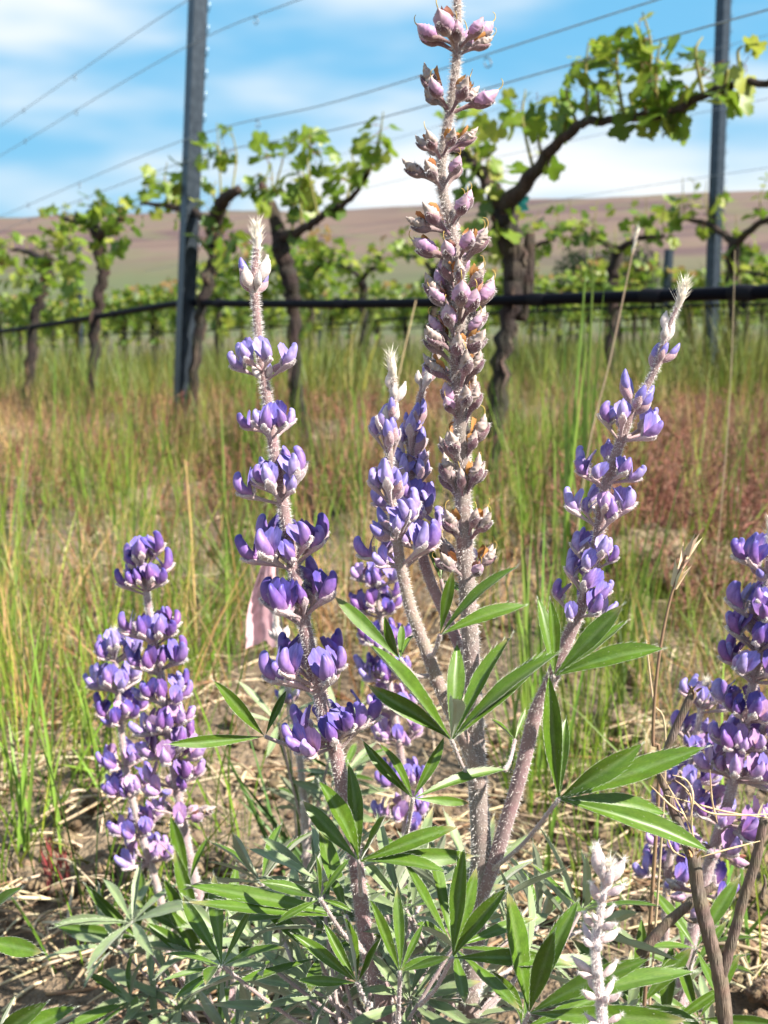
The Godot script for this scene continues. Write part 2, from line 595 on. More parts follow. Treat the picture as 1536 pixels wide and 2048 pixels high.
# trunk: list of points with radius; arms; sprays: [centre, spread, leaves] in the world
func make_vine(label: String, trunk: Array, trunk_r: Array, arms: Array, sprays: Array, leaf_size: float, group: String) -> Node3D:
	var foot: Vector3 = trunk[0]
	var o := thing("grapevine", foot, label, "grapevine", group)
	var c := smooth(trunk, 6)
	var s := Shape.new()
	var wob := PackedVector3Array()
	for k in c.size():
		wob.append(c[k] + Vector3(grain.get_noise_2d(k * 0.55, foot.x * 9), 0, grain.get_noise_2d(k * 0.55, foot.x * 9 + 50)) * trunk_r[0] * 0.75)
	s.tube(wob, ramp(c.size(), trunk_r), paint(c.size(), Color(0.05, 0.037, 0.029), 0.45), 12, true, 0.16, int(foot.x * 1000))
	obj("trunk", s.mesh(M.bark), o, off(o))
	# loose strips of old bark
	for k in 7:
		var a := rng.randi_range(1, c.size() - 5)
		var st := Shape.new()
		var th := rr(0, TAU)
		var pp := PackedVector3Array()
		for j in 4:
			var rad: float = ramp(c.size(), trunk_r)[a + j] * (1.02 + 0.12 * absf(j - 1.5))
			pp.append(wob[a + j] + Vector3(cos(th), 0, sin(th)) * rad)
		st.tube(pp, ramp(4, [0.002, 0.006, 0.005, 0.001]), paint(4, Color(0.21, 0.155, 0.12), 0.2), 5)
		obj("bark_strip", st.mesh(M.bark), o, off(o))
	var ends: Array[Vector3] = []
	for arm in arms:
		var ac := smooth(arm[0], 6)
		var asn := Shape.new()
		for k in ac.size():
			ac[k] += Vector3(0, grain.get_noise_2d(k * 0.7, arm[1][0] * 900.0) * arm[1][0] * 0.5, 0)
			ends.append(ac[k])
		asn.tube(ac, ramp(ac.size(), arm[1]), paint(ac.size(), Color(0.075, 0.052, 0.038), 0.35), 9, true, 0.13, 5)
		obj("arm", asn.mesh(M.bark), o, off(o))
	for k in c.size():
		if k > c.size() * 3 / 4:
			ends.append(wob[k])
	for sp in sprays:
		var ctr: Vector3 = sp[0]
		var spread: Vector3 = sp[1]
		var start := ends[0]
		for e in ends:
			if e.distance_to(ctr - Vector3(0, spread.y * 0.7, 0)) < start.distance_to(ctr - Vector3(0, spread.y * 0.7, 0)):
				start = e
		var tip := ctr + Vector3(rr(-0.3, 0.3) * spread.x, spread.y, 0)
		var shoot := smooth([start, start.lerp(tip, 0.5) + Vector3(rr(-0.02, 0.02), 0.02, rr(-0.02, 0.02)), tip], 5)
		var sh := Shape.new()
		sh.tube(shoot, ramp(shoot.size(), [0.0042, 0.0028, 0.0014]), paint(shoot.size(), Color(0.20, 0.19, 0.05), 0.15), 6)
		obj("shoot", sh.mesh(M.plain), o, off(o))
		for k in int(sp[2] * 0.84):
			var q := ball_dir() * pow(rng.randf(), 0.45)
			var p := ctr + q * spread
			var high := q.y
			var sz := leaf_size * rr(0.6, 1.12) * (1.0 - 0.35 * maxf(0, high))
			var outw := (p - ctr).normalized()
			var t := leaf_at(p - foot, sz, outw)
			obj("leaf", leaf_meshes[pick_tone(high)], o, t)
	return o

func px_list(pts: Array) -> Array:
	var out := []
	for e in pts:
		out.append(row_spot(e[0], e[1]))
	return out

func grounded(pts: Array) -> Array:
	var p: Vector3 = pts[0]
	p.y = ground_y(p.x, p.z) - 0.03
	pts[0] = p
	return pts

func sprays_px(list: Array) -> Array:
	var out := []
	for e in list:
		var d := row_depth(e[0], 0.0)
		var sx: float = e[2] / FOCAL * d
		var sy: float = e[3] / FOCAL * d
		out.append([spot(e[0], e[1], d), Vector3(sx, sy, maxf(sx, sy) * 0.9), e[4]])
	return out

func fixed_depth(pts: Array, d: float) -> Array:
	var out := []
	for e in pts:
		out.append(spot(e[0], e[1], d))
	return out

func build_vines() -> void:
	make_leaf_meshes()
	var g := "vines of the nearest row"
	var gnarled := make_vine("gnarled grapevine with a long arm reaching to the upper right",
		grounded(fixed_depth([[978, 1080], [992, 860], [1004, 700], [1022, 600], [1030, 520], [1012, 450], [1010, 405]], 2.93)), [0.024, 0.021, 0.019, 0.021, 0.025, 0.03, 0.021],
		[[[row_spot(1010, 412), row_spot(1068, 348), row_spot(1120, 282), row_spot(1175, 246), row_spot(1262, 236), row_spot(1340, 222), row_spot(1420, 184), row_spot(1500, 165), row_spot(1600, 158)], [0.022, 0.015, 0.0115, 0.0095, 0.008, 0.0075, 0.007, 0.0065, 0.006]],
		[[row_spot(1005, 410), row_spot(962, 345), row_spot(915, 306), row_spot(858, 300)], [0.024, 0.015, 0.010, 0.007]],
		[[spot(1040, 640, 2.97), spot(1052, 560, 2.95), spot(1060, 470, 2.95)], [0.018, 0.02, 0.012]]],
		sprays_px([[905, 265, 55, 50, 16], [955, 330, 45, 50, 14], [1045, 225, 50, 42, 15], [1085, 290, 36, 30, 8], [1000, 440, 60, 45, 16], [1175, 145, 26, 55, 11], [1205, 190, 36, 40, 10], [1240, 115, 46, 46, 15], [1290, 75, 34, 46, 12], [1320, 150, 62, 62, 26], [1280, 235, 55, 44, 12], [1350, 220, 40, 36, 11], [1330, 262, 50, 32, 6], [1410, 125, 40, 46, 10], [1490, 135, 40, 40, 9], [1120, 230, 26, 24, 5], [1145, 200, 18, 40, 5], [940, 300, 30, 60, 10], [985, 350, 40, 50, 10], [1440, 180, 36, 26, 5]]), 0.066, g)
	var tie := Shape.new()
	for k in 8:
		var p := spot(1047 + 4.0 * sin(k * 1.3), 392 + k * 4.5, 2.88)
		tie.add(p + Vector3(-0.009, 0, 0), Color(0.02, 0.20, 0.19))
		tie.add(p + Vector3(0.009, 0.003 * sin(k * 2.0), 0.004), Color(0.02, 0.20, 0.19))
	for k in 7:
		tie.quad(k * 2, k * 2 + 1, k * 2 + 3, k * 2 + 2)
	obj("teal_tie", tie.mesh(M.film), gnarled, off(gnarled))
	make_vine("grapevine with a forked head just right of the steel post",
		grounded(fixed_depth([[612, 960], [596, 800], [590, 690], [588, 610], [578, 555], [562, 500], [556, 465]], 3.95)), [0.023, 0.021, 0.019, 0.021, 0.025, 0.029, 0.02],
		[[[row_spot(560, 478), row_spot(612, 455), row_spot(650, 428), row_spot(700, 398), row_spot(738, 345)], [0.018, 0.0125, 0.010, 0.008, 0.005]],
		[[row_spot(560, 470), row_spot(540, 410), row_spot(520, 360)], [0.026, 0.018, 0.01]]],
		sprays_px([[560, 310, 48, 34, 14], [545, 375, 48, 42, 18], [580, 430, 42, 50, 16], [625, 300, 34, 40, 12], [690, 350, 30, 50, 11], [762, 275, 32, 48, 14], [735, 330, 24, 28, 6], [600, 360, 36, 40, 12], [505, 385, 24, 22, 5], [660, 400, 24, 24, 5]]), 0.076, g)
	make_vine("grapevine growing close against the tall steel post",
		grounded(fixed_depth([[366, 990], [378, 860], [392, 720], [402, 620], [416, 560], [428, 510], [430, 440]], 4.52)), [0.024, 0.021, 0.019, 0.019, 0.022, 0.027, 0.02],
		[[[row_spot(428, 450), row_spot(390, 425), row_spot(330, 412), row_spot(282, 405)], [0.02, 0.014, 0.010, 0.007]],
		[[row_spot(430, 445), row_spot(446, 400), row_spot(480, 380)], [0.03, 0.022, 0.012]]],
		sprays_px([[290, 400, 38, 44, 14], [335, 370, 46, 44, 18], [375, 350, 30, 40, 10], [430, 300, 40, 50, 15], [455, 290, 26, 34, 8], [430, 400, 36, 36, 12], [450, 470, 34, 46, 15], [345, 430, 34, 28, 8], [405, 470, 24, 30, 7]]), 0.08, g)
	make_vine("slender dark-trunked grapevine second from the left edge",
		grounded(fixed_depth([[170, 920], [180, 800], [188, 690], [196, 600], [206, 545], [200, 490], [196, 455]], 5.6)), [0.027, 0.024, 0.022, 0.022, 0.024, 0.028, 0.02],
		[[[row_spot(198, 470), row_spot(170, 445), row_spot(130, 440)], [0.024, 0.016, 0.009]], [[row_spot(200, 470), row_spot(225, 445), row_spot(245, 440)], [0.022, 0.015, 0.008]]],
		sprays_px([[125, 440, 34, 32, 14], [195, 410, 30, 34, 14], [150, 490, 40, 40, 16], [232, 470, 26, 34, 11], [215, 500, 26, 30, 7], [190, 450, 36, 30, 14], [110, 470, 36, 40, 14], [140, 545, 30, 34, 10], [250, 430, 26, 30, 9]]), 0.09, g)
	make_vine("thin grapevine nearest the left edge of the picture",
		grounded(fixed_depth([[52, 860], [58, 760], [66, 660], [80, 600], [96, 550], [92, 510]], 6.55)), [0.032, 0.027, 0.025, 0.027, 0.03, 0.024],
		[[[row_spot(94, 525), row_spot(60, 505), row_spot(24, 500)], [0.022, 0.015, 0.008]]],
		sprays_px([[100, 520, 34, 40, 16], [56, 505, 34, 34, 14], [20, 500, 30, 32, 13], [110, 580, 24, 28, 7], [50, 570, 24, 34, 8], [15, 540, 24, 30, 12], [70, 540, 40, 40, 14], [40, 600, 30, 34, 9], [-20, 510, 34, 40, 14]]), 0.094, g)
	# second row: nearer vines leaf by leaf
	var count := 0
	for j in range(-4, 5):
		var a := j * 0.95 + 0.30
		var p := row_point(a, 1)
		var q := p.x / -p.z
		if absf(q) > 0.36:
			continue
		var which: String = ["second-row grapevine standing against the grey post at the right", "second-row grapevine with two thin forked arms, left of the right post", "second-row grapevine mostly hidden by the gnarled trunk near the centre", "second-row grapevine hidden behind the tall faded lupine spike", "second-row grapevine just left of the faded spike, above the hose"][clampi(j, 0, 4)]
		one_row_vine(a, 1, which, "vines of the second row", 84)
		count += 1
	# rows farther back: three patterns, copied
	var protos: Array[Node3D] = []
	for v in 3:
		protos.append(far_vine(v))
	var ordinals := ["first", "second", "third", "fourth", "fifth", "sixth", "seventh", "eighth", "ninth", "tenth", "eleventh", "twelfth", "thirteenth", "fourteenth", "fifteenth", "sixteenth", "seventeenth", "eighteenth", "nineteenth", "twentieth"]
	for k in range(1, 9):
		var placed := []
		for j in range(-8, 44):
			var a := j * 0.95 + 0.14 + (0.37 * k)
			if k == 1:
				if j < 5:
					continue
				a = j * 0.95 + 0.30
			var p := row_point(a, k)
			var d := -p.z
			if d < 5.0 or d > 34.0 or absf(p.x) / d > 0.345:
				continue
			if k > 2 and d > 24.0 and j % 2 == 0:
				continue
			var pr: Node3D = protos[rng.randi() % 3]
			var o: Node3D = pr.duplicate()
			o.name = numbered("grapevine")
			add_child(o)
			p.y = ground_y(p.x, p.z) - 0.02
			o.position = p
			o.rotation.y = rr(-0.35, 0.35) + (PI if rng.randf() < 0.5 else 0.0)
			var sc := rr(0.86, 1.1)
			o.scale = Vector3(sc, sc * rr(0.9, 1.08), sc)
			var nth: String = ["second", "third", "fourth", "fifth", "sixth", "seventh", "eighth", "ninth"][k - 1]
			tag(o, "", "grapevine", "far vines of the %s row" % nth)
			placed.append([p.x / d, o, nth])
		placed.sort_custom(func(u, v): return u[0] < v[0])
		for n in placed.size():
			var from_left := n < 20
			var o: Node3D = placed[n][1]
			o.set_meta("label", "small blurred grapevine of the %s trellis row, %s from the %s" % [placed[n][2], ordinals[n] if from_left else ordinals[placed.size() - 1 - n], "left" if from_left else "right"])
	for p in protos:
		p.free()

func one_row_vine(a: float, k: float, label: String, group: String, leaves: int) -> void:
	var p := row_point(a, k)
	var gy := ground_y(p.x, p.z)
	var r := Vector3(ROW_DIR.x, 0, ROW_DIR.y)
	var lean := rr(-0.06, 0.06)
	var trunk := [Vector3(p.x, gy - 0.03, p.z)]
	for e in [0.2, 0.4, 0.6, 0.78]:
		trunk.append(Vector3(p.x, gy + e, p.z) + r * lean * e + Vector3(rr(-0.02, 0.02), 0, rr(-0.02, 0.02)))
	var head: Vector3 = trunk[4]
	var arms := []
	var sprays := []
	for s in [-1.0, 1.0]:
		var tip: Vector3 = head + r * s * rr(0.3, 0.42) + Vector3(0, rr(0.06, 0.14), 0)
		arms.append([[head, head.lerp(tip, 0.5) + Vector3(0, 0.03, 0), tip], [0.024, 0.016, 0.009]])
		sprays.append([tip + Vector3(0, 0.09, 0), Vector3(0.09, 0.13, 0.09), leaves * 0.2])
		sprays.append([head.lerp(tip, 0.55) + Vector3(0, 0.11, 0), Vector3(0.10, 0.14, 0.09), leaves * 0.22])
	sprays.append([head + Vector3(0, 0.02, 0), Vector3(0.11, 0.12, 0.10), leaves * 0.16])
	sprays.append([head + Vector3(rr(-0.05, 0.05), -0.18, 0.03), Vector3(0.08, 0.09, 0.08), leaves * 0.12])
	make_vine(label, trunk, [0.034, 0.028, 0.027, 0.034, 0.03], arms, sprays, 0.095, group)

func far_vine(v: int) -> Node3D:
	var o := Node3D.new()
	add_child(o)
	o.name = "vine_pattern_%d" % v
	var s := Shape.new()
	var c := smooth([Vector3(0, -0.05, 0), Vector3(rr(-0.03, 0.03), 0.3, rr(-0.02, 0.02)), Vector3(rr(-0.04, 0.04), 0.55, 0), Vector3(rr(-0.04, 0.04), 0.8, 0)], 4)
	s.tube(c, ramp(c.size(), [0.034, 0.027, 0.03, 0.028]), paint(c.size(), Color(0.055, 0.042, 0.033), 0.3), 7, true, 0.15, v)
	obj("trunk", s.mesh(M.bark), o)
	var f := Shape.new()
	var r := Vector3(ROW_DIR.x, 0, ROW_DIR.y)
	for side in [-1.0, 1.0]:
		var asn := Shape.new()
		var ac := smooth([c[c.size() - 1], c[c.size() - 1] + r * 0.2 * side + Vector3(0, 0.06, 0), c[c.size() - 1] + r * 0.44 * side + Vector3(0, 0.09, 0)], 3)
		asn.tube(ac, ramp(ac.size(), [0.022, 0.014, 0.008]), paint(ac.size(), Color(0.055, 0.042, 0.033), 0.2), 6)
		obj("arm", asn.mesh(M.bark), o)
		for k in 5:
			var base := ac[mini(1 + k, ac.size() - 1)]
			for j in 13:
				var q := base + Vector3(rr(-0.10, 0.10), rr(-0.20, 0.24), rr(-0.12, 0.12))
				f.append(leaf_shapes[pick_tone(0.9 if q.y > base.y + 0.15 else 0.0)], leaf_at(q, rr(0.07, 0.12), ball_dir()))
	for j in 22:
		f.append(leaf_shapes[rng.randi() % 4], leaf_at(Vector3(rr(-0.1, 0.1), rr(0.38, 0.85), rr(-0.1, 0.1)), rr(0.07, 0.115), ball_dir()))
	obj("foliage", f.mesh(M.vine_leaf), o)
	return o

# ---------------------------------------------------------------- lupines
var kinds := {}          # kind of flower -> list of variants, each a list of [name, mesh]
var leaflet_meshes: Array = []
var silver_meshes: Array = []
const MM := 0.001

func shape_hairs(from: Shape, n: int, lo: float, hi: float, w: float, col: Color, lean := Vector3.ZERO) -> Shape:
	var s := Shape.new()
	var m := from.i.size() / 3
	for k in n:
		var t := (rng.randi() % m) * 3
		var a := from.v[from.i[t]]
		var b := from.v[from.i[t + 1]]
		var c := from.v[from.i[t + 2]]
		var nrm := (c - a).cross(b - a)
		if nrm.length_squared() < 1e-24:
			continue
		nrm = nrm.normalized()
		var u := rng.randf()
		var v := rng.randf() * (1.0 - u)
		var p := a + (b - a) * u + (c - a) * v
		var d := (nrm + ball_dir() * 0.55 + lean).normalized()
		s.hair(p - nrm * 0.0001, d * rr(lo, hi), d.cross(ball_dir()).normalized(), w, col)
	return s

func fuzzy_mesh(s: Shape, n: int, lo: float, hi: float, lean := Vector3.ZERO) -> ArrayMesh:
	var m := s.mesh(M.fuzzy)
	return shape_hairs(s, n, lo, hi, 0.0002, Color(0.86, 0.82, 0.80), lean).mesh(M.hair, m)

# a body swept along a curve in the x-y plane; each key is [x, y, half height, half width] in millimetres
func loft(s: Shape, keys: Array, cols: Array, sides := 12, crease := 0.0, crumple := 0.0) -> void:
	var n := (keys.size() - 1) * 4 + 1
	var first := s.v.size()
	var pos := []
	var dims := []
	for k in keys:
		pos.append(Vector3(k[0], k[1], 0))
		dims.append(Vector3(k[2], k[3], 0))
	var cp := smooth(pos, 4)
	var cd := smooth(dims, 4)
	for k in n:
		var t := (cp[mini(k + 1, n - 1)] - cp[maxi(k - 1, 0)]).normalized()
		var nn := Vector3(-t.y, t.x, 0)
		var f := float(k) / (n - 1) * (cols.size() - 1)
		var ci := mini(int(f), cols.size() - 2)
		var col: Color = cols[ci].lerp(cols[ci + 1], f - ci)
		for e in sides:
			var th := TAU * e / sides
			var hh := cd[k].x * cos(th)
			var ww := cd[k].y * sin(th)
			if crease > 0.0:
				hh *= 1.0 - crease * exp(-pow(wrapf(th, -PI, PI) / 0.5, 2.0))
			if crumple > 0.0:
				var z := 1.0 + crumple * rr(-1, 1)
				hh *= z
				ww *= z
			s.add((cp[k] + nn * hh + Vector3(0, 0, ww)) * MM, jit(col, 0.08))
	for k in n - 1:
		for e in sides:
			var p := first + k * sides + e
			var q := first + k * sides + (e + 1) % sides
			s.quad(p, q, q + sides, p + sides)

func banner_sheet(cols: Array, ped: float, hgt: float, wid: float, curl: float, back: float) -> Shape:
	var s := Shape.new()
	var nu := 8
	var nv := 9
	for b in nv + 1:
		var v := float(b) / nv
		var w: float = ramp(nv + 1, [1.0, 3.2, 4.6, 5.0, 4.7, 2.0, 0.5])[b] * wid / 5.0
		var sp := Vector3(ped + 0.2 + 1.6 * sin(v * PI * 0.8) - back * v * v, 3.4 + hgt * v, 0)
		for a in nu + 1:
			var u := 2.0 * a / nu - 1.0
			var p := sp + Vector3(curl * u * u * (1.0 - 1.9 * v) * w * 0.5, 0.9 * absf(u) * (v - 0.3) + (1.5 * pow(absf(u), 5.0) if v > 0.5 and v < 0.9 else 0.0), u * w)
			p += Vector3(0.5 * (1.0 - absf(u)) * -0.8, 0, 0)
			var col: Color = cols[0].lerp(cols[1], smoothstep(0.0, 0.65, v))
			var mid := exp(-pow(u / 0.28, 2.0)) * smoothstep(0.98, 0.25, v)
			s.add(p * MM, jit(col.lerp(cols[2], mid * 0.8), 0.07))
	for b in nv:
		for a in nu:
			var p := b * (nu + 1) + a
			s.quad(p, p + nu + 1, p + nu + 2, p + 1)
	return s

func fresh_flower(pal: Array, open: float) -> Array:
	# pal: wing base, wing middle, wing tip, banner low, banner high, banner middle
	var c := Shape.new()
	var ped := rr(9.0, 12.5)
	var mauve := jit(Color(0.44, 0.32, 0.33), 0.2)
	loft(c, [[-1.0, -0.3, 0.75, 0.75], [ped * 0.5, 1.0, 0.7, 0.7], [ped, 2.2, 1.3, 1.4], [ped + 2.0, 2.5, 1.5, 2.1], [ped + 4.2, 2.3, 0.8, 2.2], [ped + 6.4, 3.0, 0.5, 1.5], [ped + 7.8, 4.0, 0.12, 0.3]], [Color(0.30, 0.18, 0.18), mauve, mauve * 1.15, mauve], 8)
	loft(c, [[ped - 0.5, 2.6, 0.8, 1.3], [ped - 0.6, 4.4, 0.4, 2.1], [ped - 0.3, 6.4, 0.25, 1.3], [ped, 7.8, 0.1, 0.3]], [mauve, Color(0.42, 0.34, 0.36)], 7)
	var w := Shape.new()
	var tip := rr(10.2, 12.2)
	loft(w, [[ped + 0.4, 3.6, 1.1, 1.3], [ped + 2.6, 4.5, 2.0, 2.4], [ped + 5.0, 5.8, 2.5, 2.8], [ped + 6.6, 8.0, 2.5, 2.3], [ped + 7.2 + open, tip - 1.2, 2.0, 1.3], [ped + 7.0 + open, tip + 0.5, 1.2, 0.55], [ped + 6.9 + open, tip + 1.1, 0.05, 0.05]], [pal[0], pal[0].lerp(pal[1], 0.35), pal[0].lerp(pal[1], 0.8), pal[1], pal[2], pal[2]], 12, 0.30)
	var b := banner_sheet([pal[3], pal[4], pal[5]], ped, rr(10.0, 12.0), rr(4.0, 5.0), rr(0.7, 1.2), rr(-0.8, 1.8))
	return [["calyx", fuzzy_mesh(c, 760, 0.8 * MM, 2.2 * MM)], ["wing_petal", w.mesh(M.petal)], ["banner_petal", b.mesh(M.petal)]]

func withered_flower(pink: float) -> Array:
	var c := Shape.new()
	var mauve := jit(Color(0.20, 0.125, 0.135), 0.3)
	var tipc := jit(Color(0.115, 0.05, 0.07), 0.3)
	loft(c, [[-1.0, 0, 0.9, 0.9], [4.0, 0.2, 0.8, 0.8], [8.0, 0.2, 1.3, 1.3], [10.8, -0.6, 2.0, 2.5], [13.4, -1.5, 1.4, 2.6], [15.5, -1.7, 0.7, 1.6], [17.2, -1.2, 0.15, 0.3]], [mauve, mauve, mauve * 1.1, tipc, tipc], 9)
	loft(c, [[8.5, 1.4, 0.8, 1.5], [11.0, 2.6, 0.5, 1.8], [13.2, 3.0, 0.3, 1.2], [14.6, 2.9, 0.1, 0.2]], [mauve, tipc], 7)
	var w := Shape.new()
	var cream := Color(0.56, 0.48, 0.38)
	var rose := Color(0.62, 0.36, 0.56)
	var body := cream.lerp(rose, pink)
	var fat := 1.0 + 0.45 * pink
	loft(w, [[9.0, 0.6, 1.0, 1.2], [11.5, 0.8, 2.1 * fat, 2.4 * fat], [14.5, 1.0, 2.3 * fat, 2.5 * fat], [17.0, 1.4, 1.6 * fat, 1.7 * fat], [19.4, 2.0, 0.5, 0.5], [20.2, 2.4, 0.05, 0.05]], [body.lerp(rose, 0.25), body, body.lerp(cream, 0.4), Color(0.56, 0.48, 0.36)], 11, 0.4, 0.30 - 0.2 * pink)
	var parts := [["calyx", fuzzy_mesh(c, 560, 1.0 * MM, 2.4 * MM)], ["wing_petal", w.mesh(M.petal)]]
	if rng.randf() < 0.6:
		var b := Shape.new()
		var rust := jit(Color(0.34, 0.15, 0.045), 0.3)
		for v in 5:
			for u in 5:
				var uu := u / 2.0 - 1.0
				var wv: float = [0.8, 2.1, 2.6, 2.2, 0.8][v]
				b.add(Vector3(9.5 + v * 1.7 + rr(-0.4, 0.4), 2.0 + 0.55 * v + 1.6 * uu * uu + rr(-0.35, 0.35), uu * wv + rr(-0.3, 0.3)) * MM, jit(rust.lerp(rose, 0.25 * pink * rng.randf()), 0.2))
		for v in 4:
			for u in 4:
				var p := v * 5 + u
				b.quad(p, p + 5, p + 6, p + 1)
		parts.append(["banner_petal", b.mesh(M.dry)])
	if rng.randf() < 0.7:
		var st := Shape.new()
		var z := rr(-1, 1)
		var pts := PackedVector3Array()
		for k in 7:
			var a := k / 6.0 * rr(1.9, 2.3)
			pts.append(Vector3(18.6 + 3.6 * sin(a), 2.0 + 2.6 * (1.0 - cos(a)), z * k * 0.25) * MM)
		st.tube(pts, ramp(7, [0.26 * MM, 0.2 * MM, 0.12 * MM]), paint(7, Color(0.48, 0.34, 0.09), 0.2), 5)
		parts.append(["style", st.mesh(M.plain)])
	return parts

func bud(kind: int) -> Array:
	var c := Shape.new()
	var col := jit(Color(0.52, 0.45, 0.42) if kind == 0 else Color(0.33, 0.21, 0.23), 0.15)
	if kind == 2:
		col = jit(Color(0.46, 0.37, 0.37), 0.15)
	var l := rr(8.0, 10.5)
	loft(c, [[-0.8, 0, 0.8, 0.8], [2.5, 0.4, 0.8, 0.8], [4.5, 0.6, 1.9, 1.7], [l * 0.8, 0.6, 2.5, 2.1], [l * 1.1, 1.2, 1.8, 1.4], [l * 1.4, 2.2, 0.2, 0.2]], [col, col, col * 1.05, col * 1.15], 9)
	var out := [["calyx", fuzzy_mesh(c, 560, 0.8 * MM, 1.7 * MM, Vector3(0.6, 0, 0))]] if kind < 2 else [["calyx", fuzzy_mesh(c, 420, 2.0 * MM, 5.0 * MM, Vector3(0.9, 0, 0))]]
	if kind == 1:
		var w := Shape.new()
		loft(w, [[l * 0.7, 1.4, 1.2, 1.2], [l * 1.0, 1.9, 2.2, 2.3], [l * 1.3, 2.8, 1.9, 1.9], [l * 1.55, 4.0, 0.8, 0.9], [l * 1.62, 4.5, 0.05, 0.05]], [Color(0.42, 0.35, 0.62), Color(0.27, 0.24, 0.62), Color(0.22, 0.19, 0.56)], 10, 0.3)
		out.append(["wing_petal", w.mesh(M.petal)])
	return out

func tuft_mesh() -> ArrayMesh:
	var s := Shape.new()
	loft(s, [[-2, 0, 0.9, 0.9], [1, 0, 1.6, 1.6], [4, 0.2, 1.7, 1.7], [7, 0.4, 0.9, 0.9], [8, 0.4, 0.1, 0.1]], [Color(0.5, 0.44, 0.38), Color(0.66, 0.58, 0.48)], 8)
	var m := s.mesh(M.fuzzy)
	var h := Shape.new()
	for k in 240:
		var p := Vector3(rr(0, 8), rr(-1.2, 1.2), rr(-1.2, 1.2)) * MM
		var d := (Vector3(1.1, 0, 0) + ball_dir() * 0.8).normalized() * rr(2.5, 6.5) * MM
		h.hair(p, d, d.cross(ball_dir()).normalized(), 0.00032, Color(0.85, 0.80, 0.70))
	return h.mesh(M.hair, m)

func build_lupine_meshes() -> void:
	var rose := Color(0.52, 0.27, 0.50)
	var pals := {
		"deep": [rose, Color(0.18, 0.09, 0.38), Color(0.085, 0.066, 0.37), Color(0.30, 0.13, 0.35), Color(0.095, 0.066, 0.36), rose],
		"violet": [rose, Color(0.32, 0.20, 0.53), Color(0.21, 0.18, 0.57), Color(0.46, 0.28, 0.55), Color(0.20, 0.165, 0.54), Color(0.66, 0.36, 0.58)],
		"pale": [Color(0.58, 0.42, 0.60), Color(0.39, 0.33, 0.67), Color(0.29, 0.27, 0.66), Color(0.54, 0.41, 0.66), Color(0.30, 0.26, 0.65), Color(0.58, 0.37, 0.56)],
		"plum": [Color(0.40, 0.16, 0.35), Color(0.27, 0.12, 0.39), Color(0.17, 0.10, 0.38), Color(0.34, 0.14, 0.35), Color(0.19, 0.10, 0.37), Color(0.44, 0.16, 0.30)],
		"orchid": [Color(0.66, 0.42, 0.64), Color(0.54, 0.36, 0.66), Color(0.44, 0.33, 0.70), Color(0.60, 0.36, 0.58), Color(0.46, 0.28, 0.50), Color(0.70, 0.42, 0.36)]}
	for p in pals:
		kinds[p] = []
		for k in 5:
			kinds[p].append(fresh_flower(pals[p], rr(-0.6, 1.4)))
	kinds.withered = []
	for k in 8:
		kinds.withered.append(withered_flower(0.0))
	kinds.rosy = []
	for k in 5:
		kinds.rosy.append(withered_flower(rr(0.75, 1.0)))
	kinds.bud = []
	kinds.opening = []
	for k in 3:
		kinds.bud.append(bud(0))
		kinds.opening.append(bud(1))
	kinds.silver = []
	for k in 4:
		kinds.silver.append(bud(2))
	kinds.tuft = []
	for k in 2:
		kinds.tuft.append([["tip_hairs", tuft_mesh()]])
	for k in 9:
		leaflet_meshes.append(leaflet(rr(0.12, 0.62), rr(-0.05, 0.16), rr(0.62, 0.95), Color(0.125, 0.225, 0.018), k % 3 == 0))
	for k in 6:
		silver_meshes.append(leaflet(rr(0.2, 0.75), rr(-0.05, 0.18), rr(0.62, 0.95), Color(0.19, 0.25, 0.12), k % 3 == 0, true))

